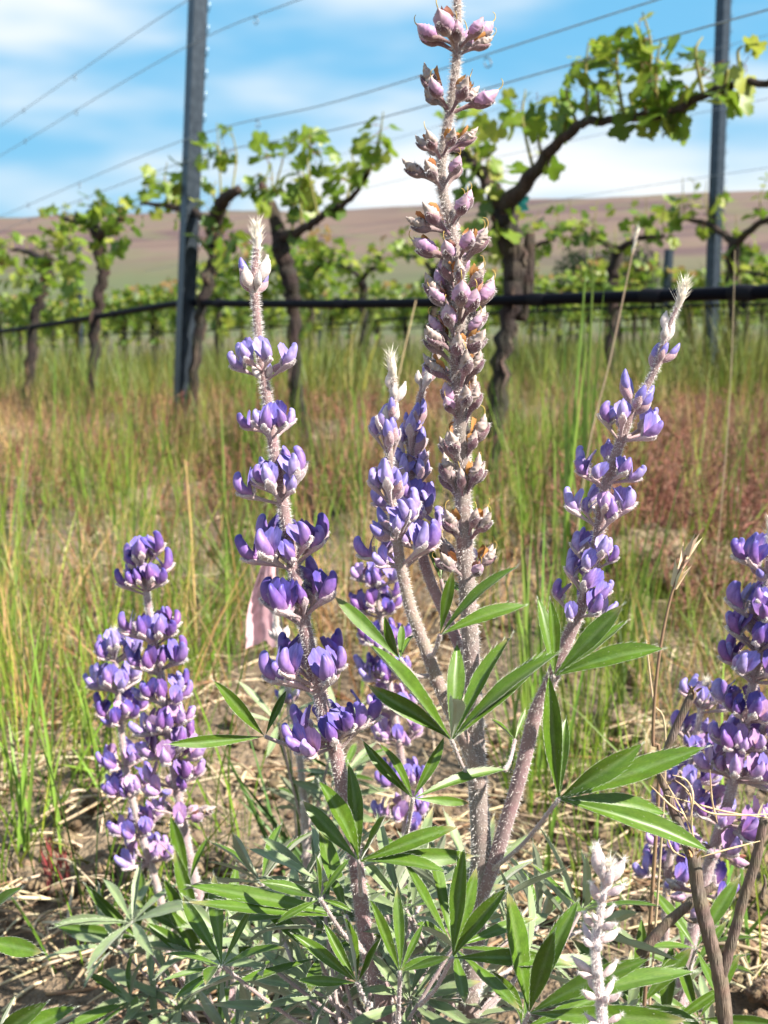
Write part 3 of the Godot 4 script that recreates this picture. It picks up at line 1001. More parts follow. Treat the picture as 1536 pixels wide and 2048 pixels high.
# one leaflet of unit length and width, folded along its midrib, silvery below, with a fringe of hairs
func leaflet(fold: float, arch: float, shape: float, tone: Color, worn: bool, silky := false) -> ArrayMesh:
	var twist := rr(-0.5, 0.5)
	var sway := rr(-0.35, 0.35)
	var top := Shape.new()
	var low := Shape.new()
	var rim := Shape.new()
	var n := 14
	var m := 6
	for a in n + 1:
		var t := float(a) / n
		var w := 0.5 * pow(maxf(sin(PI * pow(t, 1.0 + 0.45 * shape)), 0.0), 0.85) + 0.012
		var bend := arch * 4.0 * t * (1.0 - t) * 2.6
		for b in m + 1:
			var u := 2.0 * b / m - 1.0
			var p := Vector3(t, bend + absf(u) * w * tan(fold) + 0.05 * sin(t * 19.0 + u * 2.0) * absf(u) * w, u * w * cos(fold))
			var roll := twist * (t - 0.3)
			p = Vector3(p.x, p.y * cos(roll) - p.z * sin(roll), p.y * sin(roll) + p.z * cos(roll) + sway * t * (1.0 - t))
			var rib := exp(-pow(u / 0.10, 2.0))
			top.add(p, jit((tone.lerp(Color(0.42, 0.33, 0.16), smoothstep(0.86, 0.98, t)) if worn else tone).lerp(Color(0.25, 0.34, 0.13), rib * 0.5), 0.14))
			low.add(p - Vector3(0, 0.03 + 0.05 * rib, 0), jit(Color(0.30, 0.36, 0.23).lerp(Color(0.46, 0.48, 0.36), rib * 0.6), 0.08))
			if absf(u) == 1.0 and a > 0:
				for h in 18:
					var q := p + Vector3(rr(-0.5, 0.5) / n, 0, 0)
					rim.hair(q, Vector3(0.018 + rr(0, 0.02), rr(-0.02, 0.08), u * rr(0.02, 0.06)), Vector3(1, 0, 0), 0.003, Color(0.66, 0.72, 0.56))
			else:
				for h in 2:
					var q := p + Vector3(rr(-0.5, 0.5) / n, rr(-0.045, 0.0), rr(-0.05, 0.05))
					rim.hair(q, Vector3(0.028 + rr(0, 0.02), -0.07, rr(-0.03, 0.03)), Vector3(0, 0.1, 1), 0.006, Color(0.74, 0.78, 0.68))
	for a in n:
		for b in m:
			var p := a * (m + 1) + b
			top.quad(p, p + 1, p + m + 2, p + m + 1)
			low.quad(p, p + m + 1, p + m + 2, p + 1)
	var mesh := top.mesh(M.leaflet_silky if silky else M.leaflet)
	low.mesh(M.leaflet_under, mesh)
	return rim.mesh(M.hair, mesh)

func bloom(o: Node3D, kind: String, t: Transform3D) -> void:
	var variants: Array = kinds[kind]
	var parts: Array = variants[rng.randi() % variants.size()]
	var f := Node3D.new()
	f.name = "bud" if kind in ["bud", "opening", "silver"] else "tip_tuft" if kind == "tuft" else "flower"
	o.add_child(f, true)
	f.transform = t
	for p in parts:
		obj(p[0], p[1], f)

func stem_mesh(c: PackedVector3Array, rad: PackedFloat32Array, col: Color, density: float, seed_: int) -> ArrayMesh:
	var s := Shape.new()
	var cols := PackedColorArray()
	for k in c.size():
		var b := grain.get_noise_2d(k * 0.35, seed_ * 3.0) * 0.5 + 0.5
		cols.append(jit(col.lerp(Color(0.20, 0.105, 0.115), smoothstep(0.45, 0.75, b) * 0.45), 0.08))
	s.tube(c, rad, cols, 12)
	var m := s.mesh(M.fuzzy)
	var total := 0.0
	for k in c.size() - 1:
		total += c[k].distance_to(c[k + 1])
	var long_ := clampf(rad[rad.size() / 2] / (3.0 * MM), 0.42, 1.0)
	return shape_hairs(s, int(total * density * 1900.0), 0.7 * MM, 2.5 * MM * long_, 0.00017, Color(0.88, 0.85, 0.82)).mesh(M.hair, m)

# stem through picture points [x, y] at a distance; whorls: [y, count, kinds, size, elevation in degrees]
func spike(o: Node3D, pts: Array, d: float, radii: Array, whorls: Array, grounded_: bool, col := Color(0.27, 0.175, 0.18), density := 16.0, tip := "tuft", foot_d := 0.0) -> void:
	var world := []
	var n := pts.size()
	for k in n:
		var dd := lerpf(d, foot_d if foot_d > 0.0 else d, pow(float(k) / (n - 1), 1.5))
		world.append(spot(pts[k][0], pts[k][1], dd))
	if grounded_:
		var e: Vector3 = world[n - 1]
		e.y = minf(e.y - 0.02, ground_y(e.x, e.z) - 0.02)
		world.append(e)
	var c := smooth(world, 7)
	var rad := ramp(c.size(), radii)
	for k in rad.size():
		rad[k] *= MM
	obj("stem", stem_mesh(c, rad, col, density, int(pts[0][0])), o, off(o))
	if tip:
		bloom(o, tip, Transform3D(frame_of((c[0] - c[2]).normalized() + ball_dir() * 0.15, Vector3(0, 0, 1)), c[0] - o.position))
	for w in whorls:
		# the place on the stem whose picture height is w[0]
		var at := 0
		for k in n - 1:
			if pts[k][1] <= w[0] and pts[k + 1][1] > w[0]:
				at = k * 7 + int(7.0 * (w[0] - pts[k][1]) / (pts[k + 1][1] - pts[k][1]))
		var up := (c[maxi(at - 2, 0)] - c[at + 2]).normalized()
		var phase := rr(0, TAU)
		var list: Array = w[2]
		for k in int(w[1]):
			var th: float = phase + TAU * k / w[1] + rr(-0.38, 0.38)
			var outw := frame_of(up, Vector3(0, 0, 1))
			var r := outw.y * cos(th) + outw.z * sin(th)
			var e := deg_to_rad(w[4] + rr(-16, 12))
			var x := r * cos(e) + up * sin(e)
			var y := up * cos(e) - r * sin(e)
			var b := Basis(x, y, x.cross(y)).rotated(x.normalized(), rr(-0.4, 0.4))
			var sz: float = w[3] * rr(0.74, 1.12)
			var pick: String = list[rng.randi() % list.size()]
			var odd := rng.randf()
			if pick in ["violet", "deep", "plum"] and odd < 0.20:
				pick = "opening" if odd < 0.07 else "orchid" if odd < 0.12 else "pale"
			bloom(o, pick, Transform3D(b.scaled(Vector3.ONE * sz), c[at] + r * rad[at] * 0.6 + up * rr(-2.6, 2.6) * MM - o.position))

# a palmate leaf: hub and leaflet tips in picture points, stalk to a point on its stem
func palm_leaf(o: Node3D, hub: Array, d: float, tips: Array, stalk: Array, width := 10.5, facing := Vector3(-0.1, 0.75, 0.6)) -> void:
	var h := spot(hub[0], hub[1], d)
	var list := []
	for t in tips:
		var dd: float = d + (t[2] if t.size() > 2 else rr(-0.014, 0.012))
		list.append(spot(t[0], t[1], dd))
	var e := spot(stalk[0], stalk[1], stalk[2] if stalk.size() > 2 else d)
	make_leaf(o, h, list, e, width, facing)

func make_leaf(o: Node3D, h: Vector3, tips: Array, stalk_end: Vector3, width: float, facing: Vector3, silver := false) -> void:
	var mid := h.lerp(stalk_end, 0.5) + Vector3(0, -0.003, 0)
	var set_ := silver_meshes if silver else leaflet_meshes
	var c := smooth([stalk_end, mid, h], 5)
	for k in c.size():
		c[k] -= h
	var lf := MeshInstance3D.new()
	lf.name = "leaf"
	lf.mesh = stem_mesh(c, ramp(c.size(), [1.0 * MM, 0.8 * MM, 0.85 * MM]), Color(0.36, 0.28, 0.27), 4.5, tips.size())
	o.add_child(lf, true)
	lf.position = h - o.position
	for t in tips:
		var v: Vector3 = t - h
		var l := v.length()
		var b := frame_of(v, facing.normalized() + ball_dir() * 0.42)
		var w := width * MM * rr(0.82, 1.12) * clampf(l / 0.036, 0.55, 1.2) * 0.62
		obj("leaflet", set_[rng.randi() % set_.size()], lf, Transform3D(Basis(b.x * l, b.y * w, b.z * w), b.x * 0.0006))

func bushy_leaf(o: Node3D, h: Vector3, stalk_end: Vector3, l: float, n: int, width := 10.0) -> void:
	var axis := ((h - stalk_end).normalized() + Vector3(0, 0.5, 0.25)).normalized()
	var f := frame_of(axis, Vector3(0, 0, 1))
	var tips := []
	var ph := rr(0, TAU)
	for k in n:
		var th := ph + TAU * k / n + rr(-0.2, 0.2)
		var spread := deg_to_rad(rr(48, 82))
		tips.append(h + (axis * cos(spread) + (f.y * cos(th) + f.z * sin(th)) * sin(spread)) * l * rr(0.75, 1.15))
	make_leaf(o, h, tips, stalk_end, width, axis, rng.randf() < 0.72)

func lupine(label: String, foot_px: Array, d: float) -> Node3D:
	var p := spot(foot_px[0], foot_px[1], d)
	p.y = ground_y(p.x, p.z)
	return thing("lupine", p, label, "lupine", "silky lupines in flower")

func build_lupines() -> void:
	var faded := ["withered", "withered", "withered", "rosy"]
	# the tall spike with its two side branches
	var a := lupine("tallest lupine, a faded grey-pink spike with violet side branches, in the centre", [935, 2100], 0.5)
	spike(a, [[913, -90], [915, 0], [914, 100], [904, 200], [886, 300], [884, 370], [902, 450], [916, 540], [918, 640], [914, 720], [920, 800], [924, 900], [926, 1000], [930, 1100], [936, 1200], [943, 1320], [950, 1450], [956, 1580], [962, 1700], [955, 1800], [944, 1950], [936, 2090]], 0.5,
		[1.4, 1.5, 1.6, 1.7, 1.8, 1.9, 2.1, 2.4, 2.6, 2.7, 2.9, 3.1, 3.2, 3.4, 3.5, 3.6, 3.8, 4.1, 4.4, 4.6, 4.6, 4.8, 5.0], [[112, 9, ["withered", "rosy", "rosy"], 0.98, 34], [216, 7, faded, 0.92, 40], [314, 6, ["withered", "rosy"], 0.84, 34], [392, 5, faded, 0.84, 42], [469, 7, ["rosy", "withered", "rosy"], 0.84, 38], [539, 8, ["rosy", "withered"], 0.93, 40], [596, 7, faded, 0.90, 52], [644, 9, faded, 0.95, 42], [686, 7, faded, 0.90, 54], [726, 8, faded, 0.95, 40], [784, 7, ["withered"], 0.90, 56], [854, 8, ["withered", "withered", "withered", "rosy"], 0.90, 56], [929, 8, ["withered"], 0.93, 58], [1014, 8, ["withered"], 0.93, 58], [1089, 7, ["withered"], 0.90, 56], [1164, 7, ["withered", "withered", "rosy"], 0.90, 40]], true, Color(0.24, 0.195, 0.175), 17.0, "tuft")
	spike(a, [[786, 752], [787, 800], [778, 860], [779, 930], [784, 1000], [791, 1060], [803, 1140], [822, 1220], [852, 1300], [884, 1385], [915, 1450], [950, 1530]], 0.485, [1.2, 1.4, 1.6, 1.8, 2.0, 2.2, 2.5, 2.6, 2.8, 3.0], [[801, 3, ["bud"], 0.72, 60], [856, 5, ["bud", "opening"], 0.77, 62], [911, 6, ["opening", "opening", "pale"], 0.84, 58], [1011, 7, ["opening", "pale", "pale"], 0.84, 50], [1086, 8, ["pale", "opening", "pale"], 0.88, 40], [1131, 6, ["pale", "violet"], 0.93, 14]], false, Color(0.30, 0.24, 0.20), 18.0, "tuft", 0.498)
	spike(a, [[862, 735], [842, 790], [828, 860], [822, 930], [826, 1000], [838, 1080], [860, 1160], [905, 1260], [945, 1360]], 0.525, [1.1, 1.4, 1.8, 2.0, 2.2, 2.4, 2.6], [[785, 4, ["bud", "opening"], 0.77, 60], [870, 5, ["opening"], 0.81, 60], [925, 6, ["opening", "pale"], 0.88, 56], [985, 7, ["pale"], 0.88, 45], [1055, 8, ["pale", "violet"], 0.93, 30], [1105, 7, ["pale", "violet"], 0.88, 20]], false, Color(0.32, 0.21, 0.21), 16.0, "bud", 0.504)
	spike(a, [[1358, 606], [1335, 660], [1310, 740], [1268, 815], [1240, 885], [1212, 970], [1200, 1050], [1186, 1130], [1166, 1205], [1132, 1285], [1100, 1365], [1070, 1430], [1046, 1530], [1014, 1640], [988, 1725], [962, 1790]], 0.485, [0.7, 1.0, 1.4, 1.8, 2.0, 2.2, 2.3, 2.5, 2.7, 2.9, 3.0, 3.0, 3.1, 3.3], [[690, 3, ["bud"], 0.77, 66], [747, 3, ["opening"], 0.73, 62], [827, 5, ["opening"], 0.82, 58], [894, 7, ["pale", "violet"], 0.77, 30], [977, 7, ["pale", "violet"], 0.77, 22], [1052, 7, ["violet", "pale"], 0.77, 26], [1147, 7, ["violet", "pale"], 0.77, 24], [1202, 6, ["violet", "pale"], 0.77, 30], [1247, 5, ["violet", "pale"], 0.72, 20]], false, Color(0.27, 0.18, 0.18), 15.0, "tuft", 0.498)
	palm_leaf(a, [800, 1318], 0.48, [[672, 1196, 0.012], [770, 1236, -0.008], [804, 1250, 0.012], [826, 1272, 0.014]], [856, 1352, 0.49])
	palm_leaf(a, [903, 1480], 0.465, [[744, 1293], [739, 1372, -0.004], [905, 1398, -0.03], [914, 1292, 0.018], [1022, 1274, 0.015], [1116, 1306, 0.0], [1100, 1300, 0.02]], [948, 1560, 0.495], 11.5)
	palm_leaf(a, [826, 1597], 0.47, [[728, 1484], [762, 1492], [886, 1478], [1008, 1540, 0.02], [936, 1606]], [805, 1690, 0.49], 10.0)
	palm_leaf(a, [880, 1270], 0.475, [[905, 1145, -0.006], [1030, 1136, -0.006], [1048, 1211, 0.004]], [858, 1312, 0.49], 10.0)
	palm_leaf(a, [882, 1160], 0.512, [[851, 1090], [897, 1088], [930, 1180]], [900, 1200, 0.503], 9.0)
	palm_leaf(a, [1108, 1352], 0.475, [[1076, 1200, 0.01], [1100, 1202, -0.004], [1243, 1212, -0.004], [1252, 1244, 0.012], [1322, 1298]], [1096, 1372, 0.487], 11.0)
	palm_leaf(a, [1118, 1598], 0.465, [[1098, 1356, 0.0], [1132, 1440, 0.016], [1280, 1490, -0.006], [1405, 1496, 0.002], [1326, 1626, 0.012], [1412, 1700, -0.004]], [984, 1740, 0.495], 12.0)
	palm_leaf(a, [905, 1915], 0.45, [[1010, 1780, -0.006], [928, 1700], [952, 1738, 0.012], [1104, 1922, -0.004], [1143, 1932, 0.012], [800, 1942]], [840, 2010, 0.47], 11.5)
	palm_leaf(a, [800, 1944], 0.44, [[795, 1776], [741, 1802], [896, 1914], [845, 1850]], [795, 2060, 0.46], 9.0)
	palm_leaf(a, [1058, 2026], 0.44, [[1015, 1786], [1108, 1866, -0.01], [1154, 1806], [1293, 1920], [1384, 1944, 0.01], [1370, 2040]], [1000, 2120, 0.47], 12.5)
	palm_leaf(a, [1030, 1480], 0.53, [[985, 1440], [1050, 1420], [1020, 1540]], [1010, 1540, 0.505], 8.0)
	# the violet spike on the left
	var b := lupine("lupine with widely spaced violet whorls, left of the tall faded one", [785, 2200], 0.5)
	spike(b, [[514, 492], [509, 560], [516, 660], [524, 730], [536, 810], [548, 900], [562, 985], [576, 1070], [586, 1130], [604, 1225], [624, 1320], [645, 1410], [668, 1490], [690, 1600], [712, 1730], [728, 1850], [748, 1960], [768, 2060]], 0.5, [1.2, 1.5, 1.8, 2.0, 2.1, 2.3, 2.5, 2.7, 2.8, 3.0, 3.2, 3.3, 3.5, 3.7, 4.0], [[590, 7, ["bud", "bud", "opening"], 0.95, 50], [763, 7, ["pale", "opening", "pale"], 0.76, 18], [770, 3, ["bud"], 0.63, 60], [880, 7, ["pale", "violet"], 0.79, 22], [1006, 11, ["violet", "violet", "pale"], 0.90, 24], [1140, 11, ["deep", "violet"], 1.04, 22], [1248, 11, ["deep", "deep", "violet"], 1.09, 30], [1373, 12, ["violet", "deep"], 1.11, 24], [1500, 12, ["violet", "deep"], 1.11, 16]], true, Color(0.27, 0.175, 0.175), 15.0, "tuft")
	palm_leaf(b, [718, 1722], 0.475, [[608, 1604, 0.01], [640, 1566], [697, 1530, 0.006], [768, 1634, -0.018], [912, 1656], [886, 1742, -0.008], [945, 1712, 0.014]], [722, 1790, 0.497], 12.0)
	palm_leaf(b, [530, 1473], 0.5, [[430, 1364], [571, 1384, 0.014], [340, 1488]], [650, 1488, 0.5], 9.5)
	palm_leaf(b, [640, 1797], 0.46, [[632, 1714], [697, 1720], [700, 1822], [558, 1844], [523, 1766, -0.006], [520, 1760, 0.02]], [728, 1905, 0.493], 9.0)
	palm_leaf(b, [692, 1832], 0.485, [[384, 1772, 0.0], [380, 1805, -0.01], [460, 1836, 0.01], [640, 1656, 0.01]], [730, 1900, 0.497], 11.5)
	palm_leaf(b, [715, 1965], 0.45, [[588, 1870], [600, 1960], [650, 1850], [690, 1838], [760, 1880]], [742, 2010, 0.49], 11.0)
	for k in 44:
		var base := spot(rr(660, 1000), rr(2080, 2260), 0.5 + rr(-0.03, 0.06))
		var h := spot(rr(440, 1180), rr(1760, 2090), 0.53 + rr(-0.05, 0.10))
		bushy_leaf(b if k % 2 == 0 else a, h, base, rr(0.032, 0.052), rng.randi_range(5, 8), 9.5)
	# plants a little farther back
	var violets := ["deep", "violet", "plum"]
	var c := lupine("dark violet lupine spike standing at the left, front one of the leaning pair", [480, 2080], 0.76)
	spike(c, [[280, 1112], [290, 1160], [298, 1220], [318, 1330], [332, 1420], [346, 1520], [358, 1600], [372, 1680], [392, 1770], [418, 1860], [446, 1950], [478, 2045]], 0.76, [1.6, 2.2, 2.4, 2.7, 3.0, 3.4, 3.8, 4.2], [[1150, 9, ["violet", "deep"], 1.04, 45], [1190, 11, violets, 1.08, 22], [1290, 12, violets, 1.15, 22], [1350, 11, violets, 1.15, 16], [1410, 11, violets, 1.15, 16], [1465, 11, ["deep", "plum", "orchid"], 1.15, 14], [1520, 11, ["plum", "orchid"], 1.15, 14], [1580, 10, ["plum", "rosy", "orchid"], 1.08, 14], [1640, 8, ["rosy", "orchid", "withered"], 1.08, 10]], true, Color(0.36, 0.27, 0.28), 14.0)
	palm_leaf(c, [427, 1936], 0.72, [[295, 1847], [335, 1816], [410, 1842], [452, 1840], [540, 1860]], [466, 2030, 0.75], 13.0)
	palm_leaf(c, [379, 1765], 0.74, [[342, 1634], [415, 1678]], [392, 1790, 0.75], 11.0)
	palm_leaf(c, [400, 1880], 0.73, [[268, 1800], [350, 1700], [330, 1760], [430, 1760], [470, 1770]], [430, 1960, 0.755], 12.0)
	for k in 16:
		bushy_leaf(c, spot(rr(230, 580), rr(1840, 2080), 0.74 + rr(-0.05, 0.06)), spot(rr(420, 500), rr(2080, 2160), 0.76), rr(0.035, 0.05), rng.randi_range(5, 8), 11.0)
	var e := lupine("lilac lupine spike behind the dark violet one at the left", [400, 2000], 0.84)
	spike(e, [[228, 1282], [232, 1340], [238, 1420], [248, 1510], [262, 1590], [284, 1670], [308, 1750], [335, 1850], [370, 1960], [395, 2010]], 0.84, [1.4, 2.0, 2.3, 2.6, 3.0, 3.4], [[1330, 11, ["violet", "pale"], 1.08, 22], [1390, 11, ["violet", "pale"], 1.08, 18], [1450, 11, ["violet", "deep"], 1.08, 18], [1535, 11, ["violet", "orchid"], 1.08, 20], [1600, 11, ["violet", "orchid"], 1.08, 18], [1680, 12, ["violet", "orchid"], 1.08, 20], [1735, 10, ["orchid", "violet", "pale"], 1.08, 14]], true, Color(0.42, 0.32, 0.31), 14.0)
	palm_leaf(e, [275, 1876], 0.78, [[110, 1848], [172, 1770], [285, 1746], [160, 1866, 0.02]], [340, 1900, 0.83], 14.0)
	var f := lupine("lilac-purple lupine spike behind the two centre stems", [800, 2000], 0.83)
	spike(f, [[748, 1140], [756, 1200], [766, 1270], [778, 1360], [792, 1450], [806, 1540], [812, 1640], [806, 1750], [800, 1900], [800, 2010]], 0.83, [1.4, 2.0, 2.4, 2.6, 3.0, 3.4], [[1175, 11, ["violet", "pale", "orchid"], 1.08, 24], [1235, 12, violets, 1.08, 18], [1300, 12, violets, 1.08, 18], [1360, 12, violets, 1.08, 16], [1430, 12, ["violet", "orchid"], 1.08, 16], [1500, 12, ["violet", "orchid"], 1.08, 16], [1570, 11, ["violet", "orchid"], 1.08, 16], [1640, 10, ["orchid", "violet"], 1.08, 10]], true, Color(0.42, 0.32, 0.31), 12.0, "opening")
	for k in 7:
		bushy_leaf(f, spot(rr(690, 940), rr(1700, 1960), 0.8 + rr(-0.06, 0.05)), spot(rr(780, 820), rr(1960, 2040), 0.83), rr(0.035, 0.05), rng.randi_range(5, 8), 12.0)
	var g := lupine("purple lupine spike cut by the right edge of the picture", [1350, 2060], 0.66)
	spike(g, [[1540, 1068], [1538, 1130], [1530, 1210], [1518, 1300], [1500, 1400], [1482, 1490], [1460, 1590], [1430, 1690], [1402, 1790], [1378, 1900], [1360, 2000], [1350, 2060]], 0.66, [1.6, 2.2, 2.6, 3.0, 3.4, 3.8, 4.2], [[1160, 12, ["deep", "violet"], 1.15, 24], [1250, 12, violets, 1.15, 22], [1310, 12, violets, 1.15, 18], [1370, 12, violets, 1.15, 18], [1450, 12, violets, 1.15, 16], [1515, 12, ["violet", "plum", "orchid"], 1.15, 16], [1575, 12, ["violet", "orchid"], 1.15, 14], [1650, 11, ["plum", "orchid"], 1.15, 12], [1715, 9, ["orchid", "rosy"], 1.15, 8], [1790, 7, ["rosy", "withered", "deep"], 1.15, 0]], true, Color(0.38, 0.27, 0.28), 14.0)
	var h := lupine("pale lilac lupine half hidden behind the broken dry stalk", [1330, 2010], 0.74)
	spike(h, [[1408, 1384], [1398, 1440], [1384, 1520], [1364, 1600], [1346, 1680], [1334, 1770], [1330, 1880], [1326, 1990]], 0.74, [1.4, 2.0, 2.3, 2.6, 3.0], [[1430, 9, ["pale", "violet"], 1.08, 26], [1500, 11, ["pale", "violet"], 1.08, 20], [1570, 11, ["violet", "pale"], 1.08, 18], [1640, 11, ["violet", "orchid"], 1.08, 16], [1700, 10, ["violet", "deep"], 1.08, 12], [1765, 9, ["violet", "deep"], 1.08, 10]], true, Color(0.42, 0.32, 0.31), 12.0)
	for k in 9:
		bushy_leaf(h if k % 2 == 0 else g, spot(rr(1230, 1500), rr(1860, 2060), 0.66 + rr(-0.06, 0.06)), spot(rr(1320, 1380), rr(2060, 2150), 0.68), rr(0.035, 0.05), rng.randi_range(5, 7), 11.0)
	# young spikes still in silver bud
	var y := lupine("young lupine spike covered in white silky hairs, low at the front right", [1206, 2400], 0.42)
	spike(y, [[1210, 1762], [1200, 1830], [1190, 1890], [1196, 1960], [1204, 2040], [1208, 2180]], 0.42, [0.8, 1.2, 1.6, 1.9, 2.2], [[1775, 6, ["silver"], 0.85, 60], [1806, 5, ["silver"], 0.7, 50], [1850, 5, ["silver"], 0.6, 42], [1900, 5, ["silver"], 0.62, 36], [1950, 5, ["silver"], 0.66, 36], [2010, 5, ["silver"], 0.7, 34], [2060, 5, ["silver"], 0.7, 30]], true, Color(0.46, 0.37, 0.38), 16.0)
	var z := lupine("grey-green young lupine in bud beside the pink flag", [600, 1700], 0.88)
	spike(z, [[548, 1200], [556, 1270], [570, 1350], [590, 1450], [604, 1560], [612, 1690]], 0.88, [1.6, 2.2, 2.6, 3.0], [[1230, 6, ["bud"], 0.8, 62], [1290, 7, ["bud"], 0.95, 56], [1360, 7, ["bud", "opening"], 1.0, 50], [1420, 6, ["opening", "bud"], 1.0, 40]], true, Color(0.40, 0.36, 0.32), 16.0)
	for k in 8:
		bushy_leaf(z, spot(rr(540, 690), rr(1440, 1640), 0.9 + rr(-0.05, 0.08)), spot(rr(600, 625), rr(1660, 1720), 0.9), rr(0.035, 0.045), rng.randi_range(6, 8), 9.0)
	var l := lupine("lupine leaf clump cut by the lower left corner", [-40, 2120], 0.55)
	var lf := spot(-40, 2090, 0.55)
	var ls := Shape.new()
	var lc := smooth([Vector3(lf.x, ground_y(lf.x, lf.z) - 0.01, lf.z), lf.lerp(spot(-60, 1960, 0.55), 0.4), spot(-60, 1900, 0.55)], 6)
	ls.tube(lc, ramp(lc.size(), [0.003, 0.002]), paint(lc.size(), Color(0.38, 0.30, 0.29)), 8)
	obj("stem", ls.mesh(M.fuzzy), l, off(l))
	palm_leaf(l, [-50, 1880], 0.54, [[42, 1777], [82, 1904], [-20, 1770], [-120, 1800], [-110, 1900]], [-60, 1920, 0.55], 14.0)
	palm_leaf(l, [-20, 2090], 0.54, [[28, 1994], [92, 2006], [148, 2016], [-40, 1960], [120, 2070]], [-50, 2130, 0.55], 12.0)

# ---------------------------------------------------------------- grass and weeds
func blade(s: Shape, base: Vector3, tip: Vector3, w: float, col: Color, sag: float, fold := 0.35) -> void:
	var n := 6
	var v := tip - base
	var side := v.cross(Vector3(rr(-1, 1), 0.2, rr(-1, 1))).normalized()
	var out := side.cross(v).normalized()
	var first := s.v.size()
	for k in n + 1:
		var t := float(k) / n
		var p := base + v * t + Vector3(v.x, 0, v.z) * sag * (t * t - t) + Vector3(0, absf(sag) * 0.12 * v.length() * (t - t * t), 0)
		var ww := w * 0.5 * (1.0 - pow(t, 2.2)) * (0.75 + 0.5 * t)
		var c := jit(col, 0.06)
		s.add(p - side * ww, c)
		s.add(p + out * ww * fold, c * 0.97)
		s.add(p + side * ww, c)
	for k in n:
		var q := first + k * 3
		s.quad(q, q + 3, q + 4, q + 1)
		s.quad(q + 1, q + 4, q + 5, q + 2)

func tuft_shape(n: int, h: float, spread: float, w: float, col: Color, vary: float) -> ArrayMesh:
	var s := Shape.new()
	for k in n:
		var a := rr(0, TAU)
		var base := Vector3(cos(a), 0, sin(a)) * rr(0, spread * 0.3) + Vector3(0, -0.02, 0)
		var hh := h * rr(0.45, 1.1)
		var tip := base + Vector3(cos(a + rr(-0.6, 0.6)), 0, sin(a)) * spread * rr(0.2, 1.0) + Vector3(0, hh, 0)
		blade(s, base, tip, w * rr(0.6, 1.2), jit(col, vary), rr(0.2, 0.9))
	return s.mesh(M.blade)

func weed_shape(col: Color, h: float) -> ArrayMesh:
	# wiry branching dead weed
	var s := Shape.new()
	for k in 7:
		var a := rr(0, TAU)
		var tip := Vector3(cos(a) * h * rr(0.2, 0.7), h * rr(0.5, 1.0), sin(a) * h * rr(0.2, 0.7))
		var c := smooth([Vector3(0, -0.01, 0), tip * 0.5 + Vector3(0, h * 0.12, 0), tip], 3)
		s.tube(c, ramp(c.size(), [0.0016, 0.0011, 0.0006]), paint(c.size(), col, 0.25), 4, false)
		for j in 5:
			var p := c[rng.randi_range(2, c.size() - 1)]
			var d := (ball_dir() + Vector3(0, 0.8, 0)).normalized() * h * rr(0.1, 0.28)
			s.tube(PackedVector3Array([p, p + d * 0.5 + ball_dir() * 0.004, p + d]), PackedFloat32Array([0.0009, 0.0007, 0.0005]), paint(3, jit(col, 0.3)), 4, false)
			for q in 2:
				s.hair(p + d * rr(0.3, 1.0), ball_dir() * 0.012, ball_dir(), 0.0035, jit(col, 0.3))
	return s.mesh(M.dry)

func scatter(called: String, label: String, category: String, meshes: Array, places: Array, tints: Array) -> void:
	# places: [position, size, turn]; one object for each kind of plant that nobody could count
	for k in meshes.size():
		var mine := []
		for j in places.size():
			if j % meshes.size() == k:
				mine.append(places[j])
		var mm := MultiMesh.new()
		mm.transform_format = MultiMesh.TRANSFORM_3D
		mm.use_colors = true
		mm.mesh = meshes[k]
		mm.instance_count = mine.size()
		for j in mine.size():
			var p: Array = mine[j]
			var b := Basis(Vector3.UP, p[2]) * Basis(Vector3(cos(p[2] * 3.0), 0, sin(p[2] * 3.0)), p[3] if p.size() > 3 else 0.0)
			mm.set_instance_transform(j, Transform3D(b.scaled(Vector3.ONE * p[1]), p[0]))
			mm.set_instance_color(j, jit(tints[rng.randi() % tints.size()], 0.12))
		var o := MultiMeshInstance3D.new()
		o.name = numbered(called)
		o.multimesh = mm
		add_child(o)
		tag(o, label, category, "", "stuff")

func on_ground(px: float, d: float) -> Vector3:
	var x := (px - 768.0) / FOCAL * d
	return Vector3(x, ground_y(x, -d), -d)

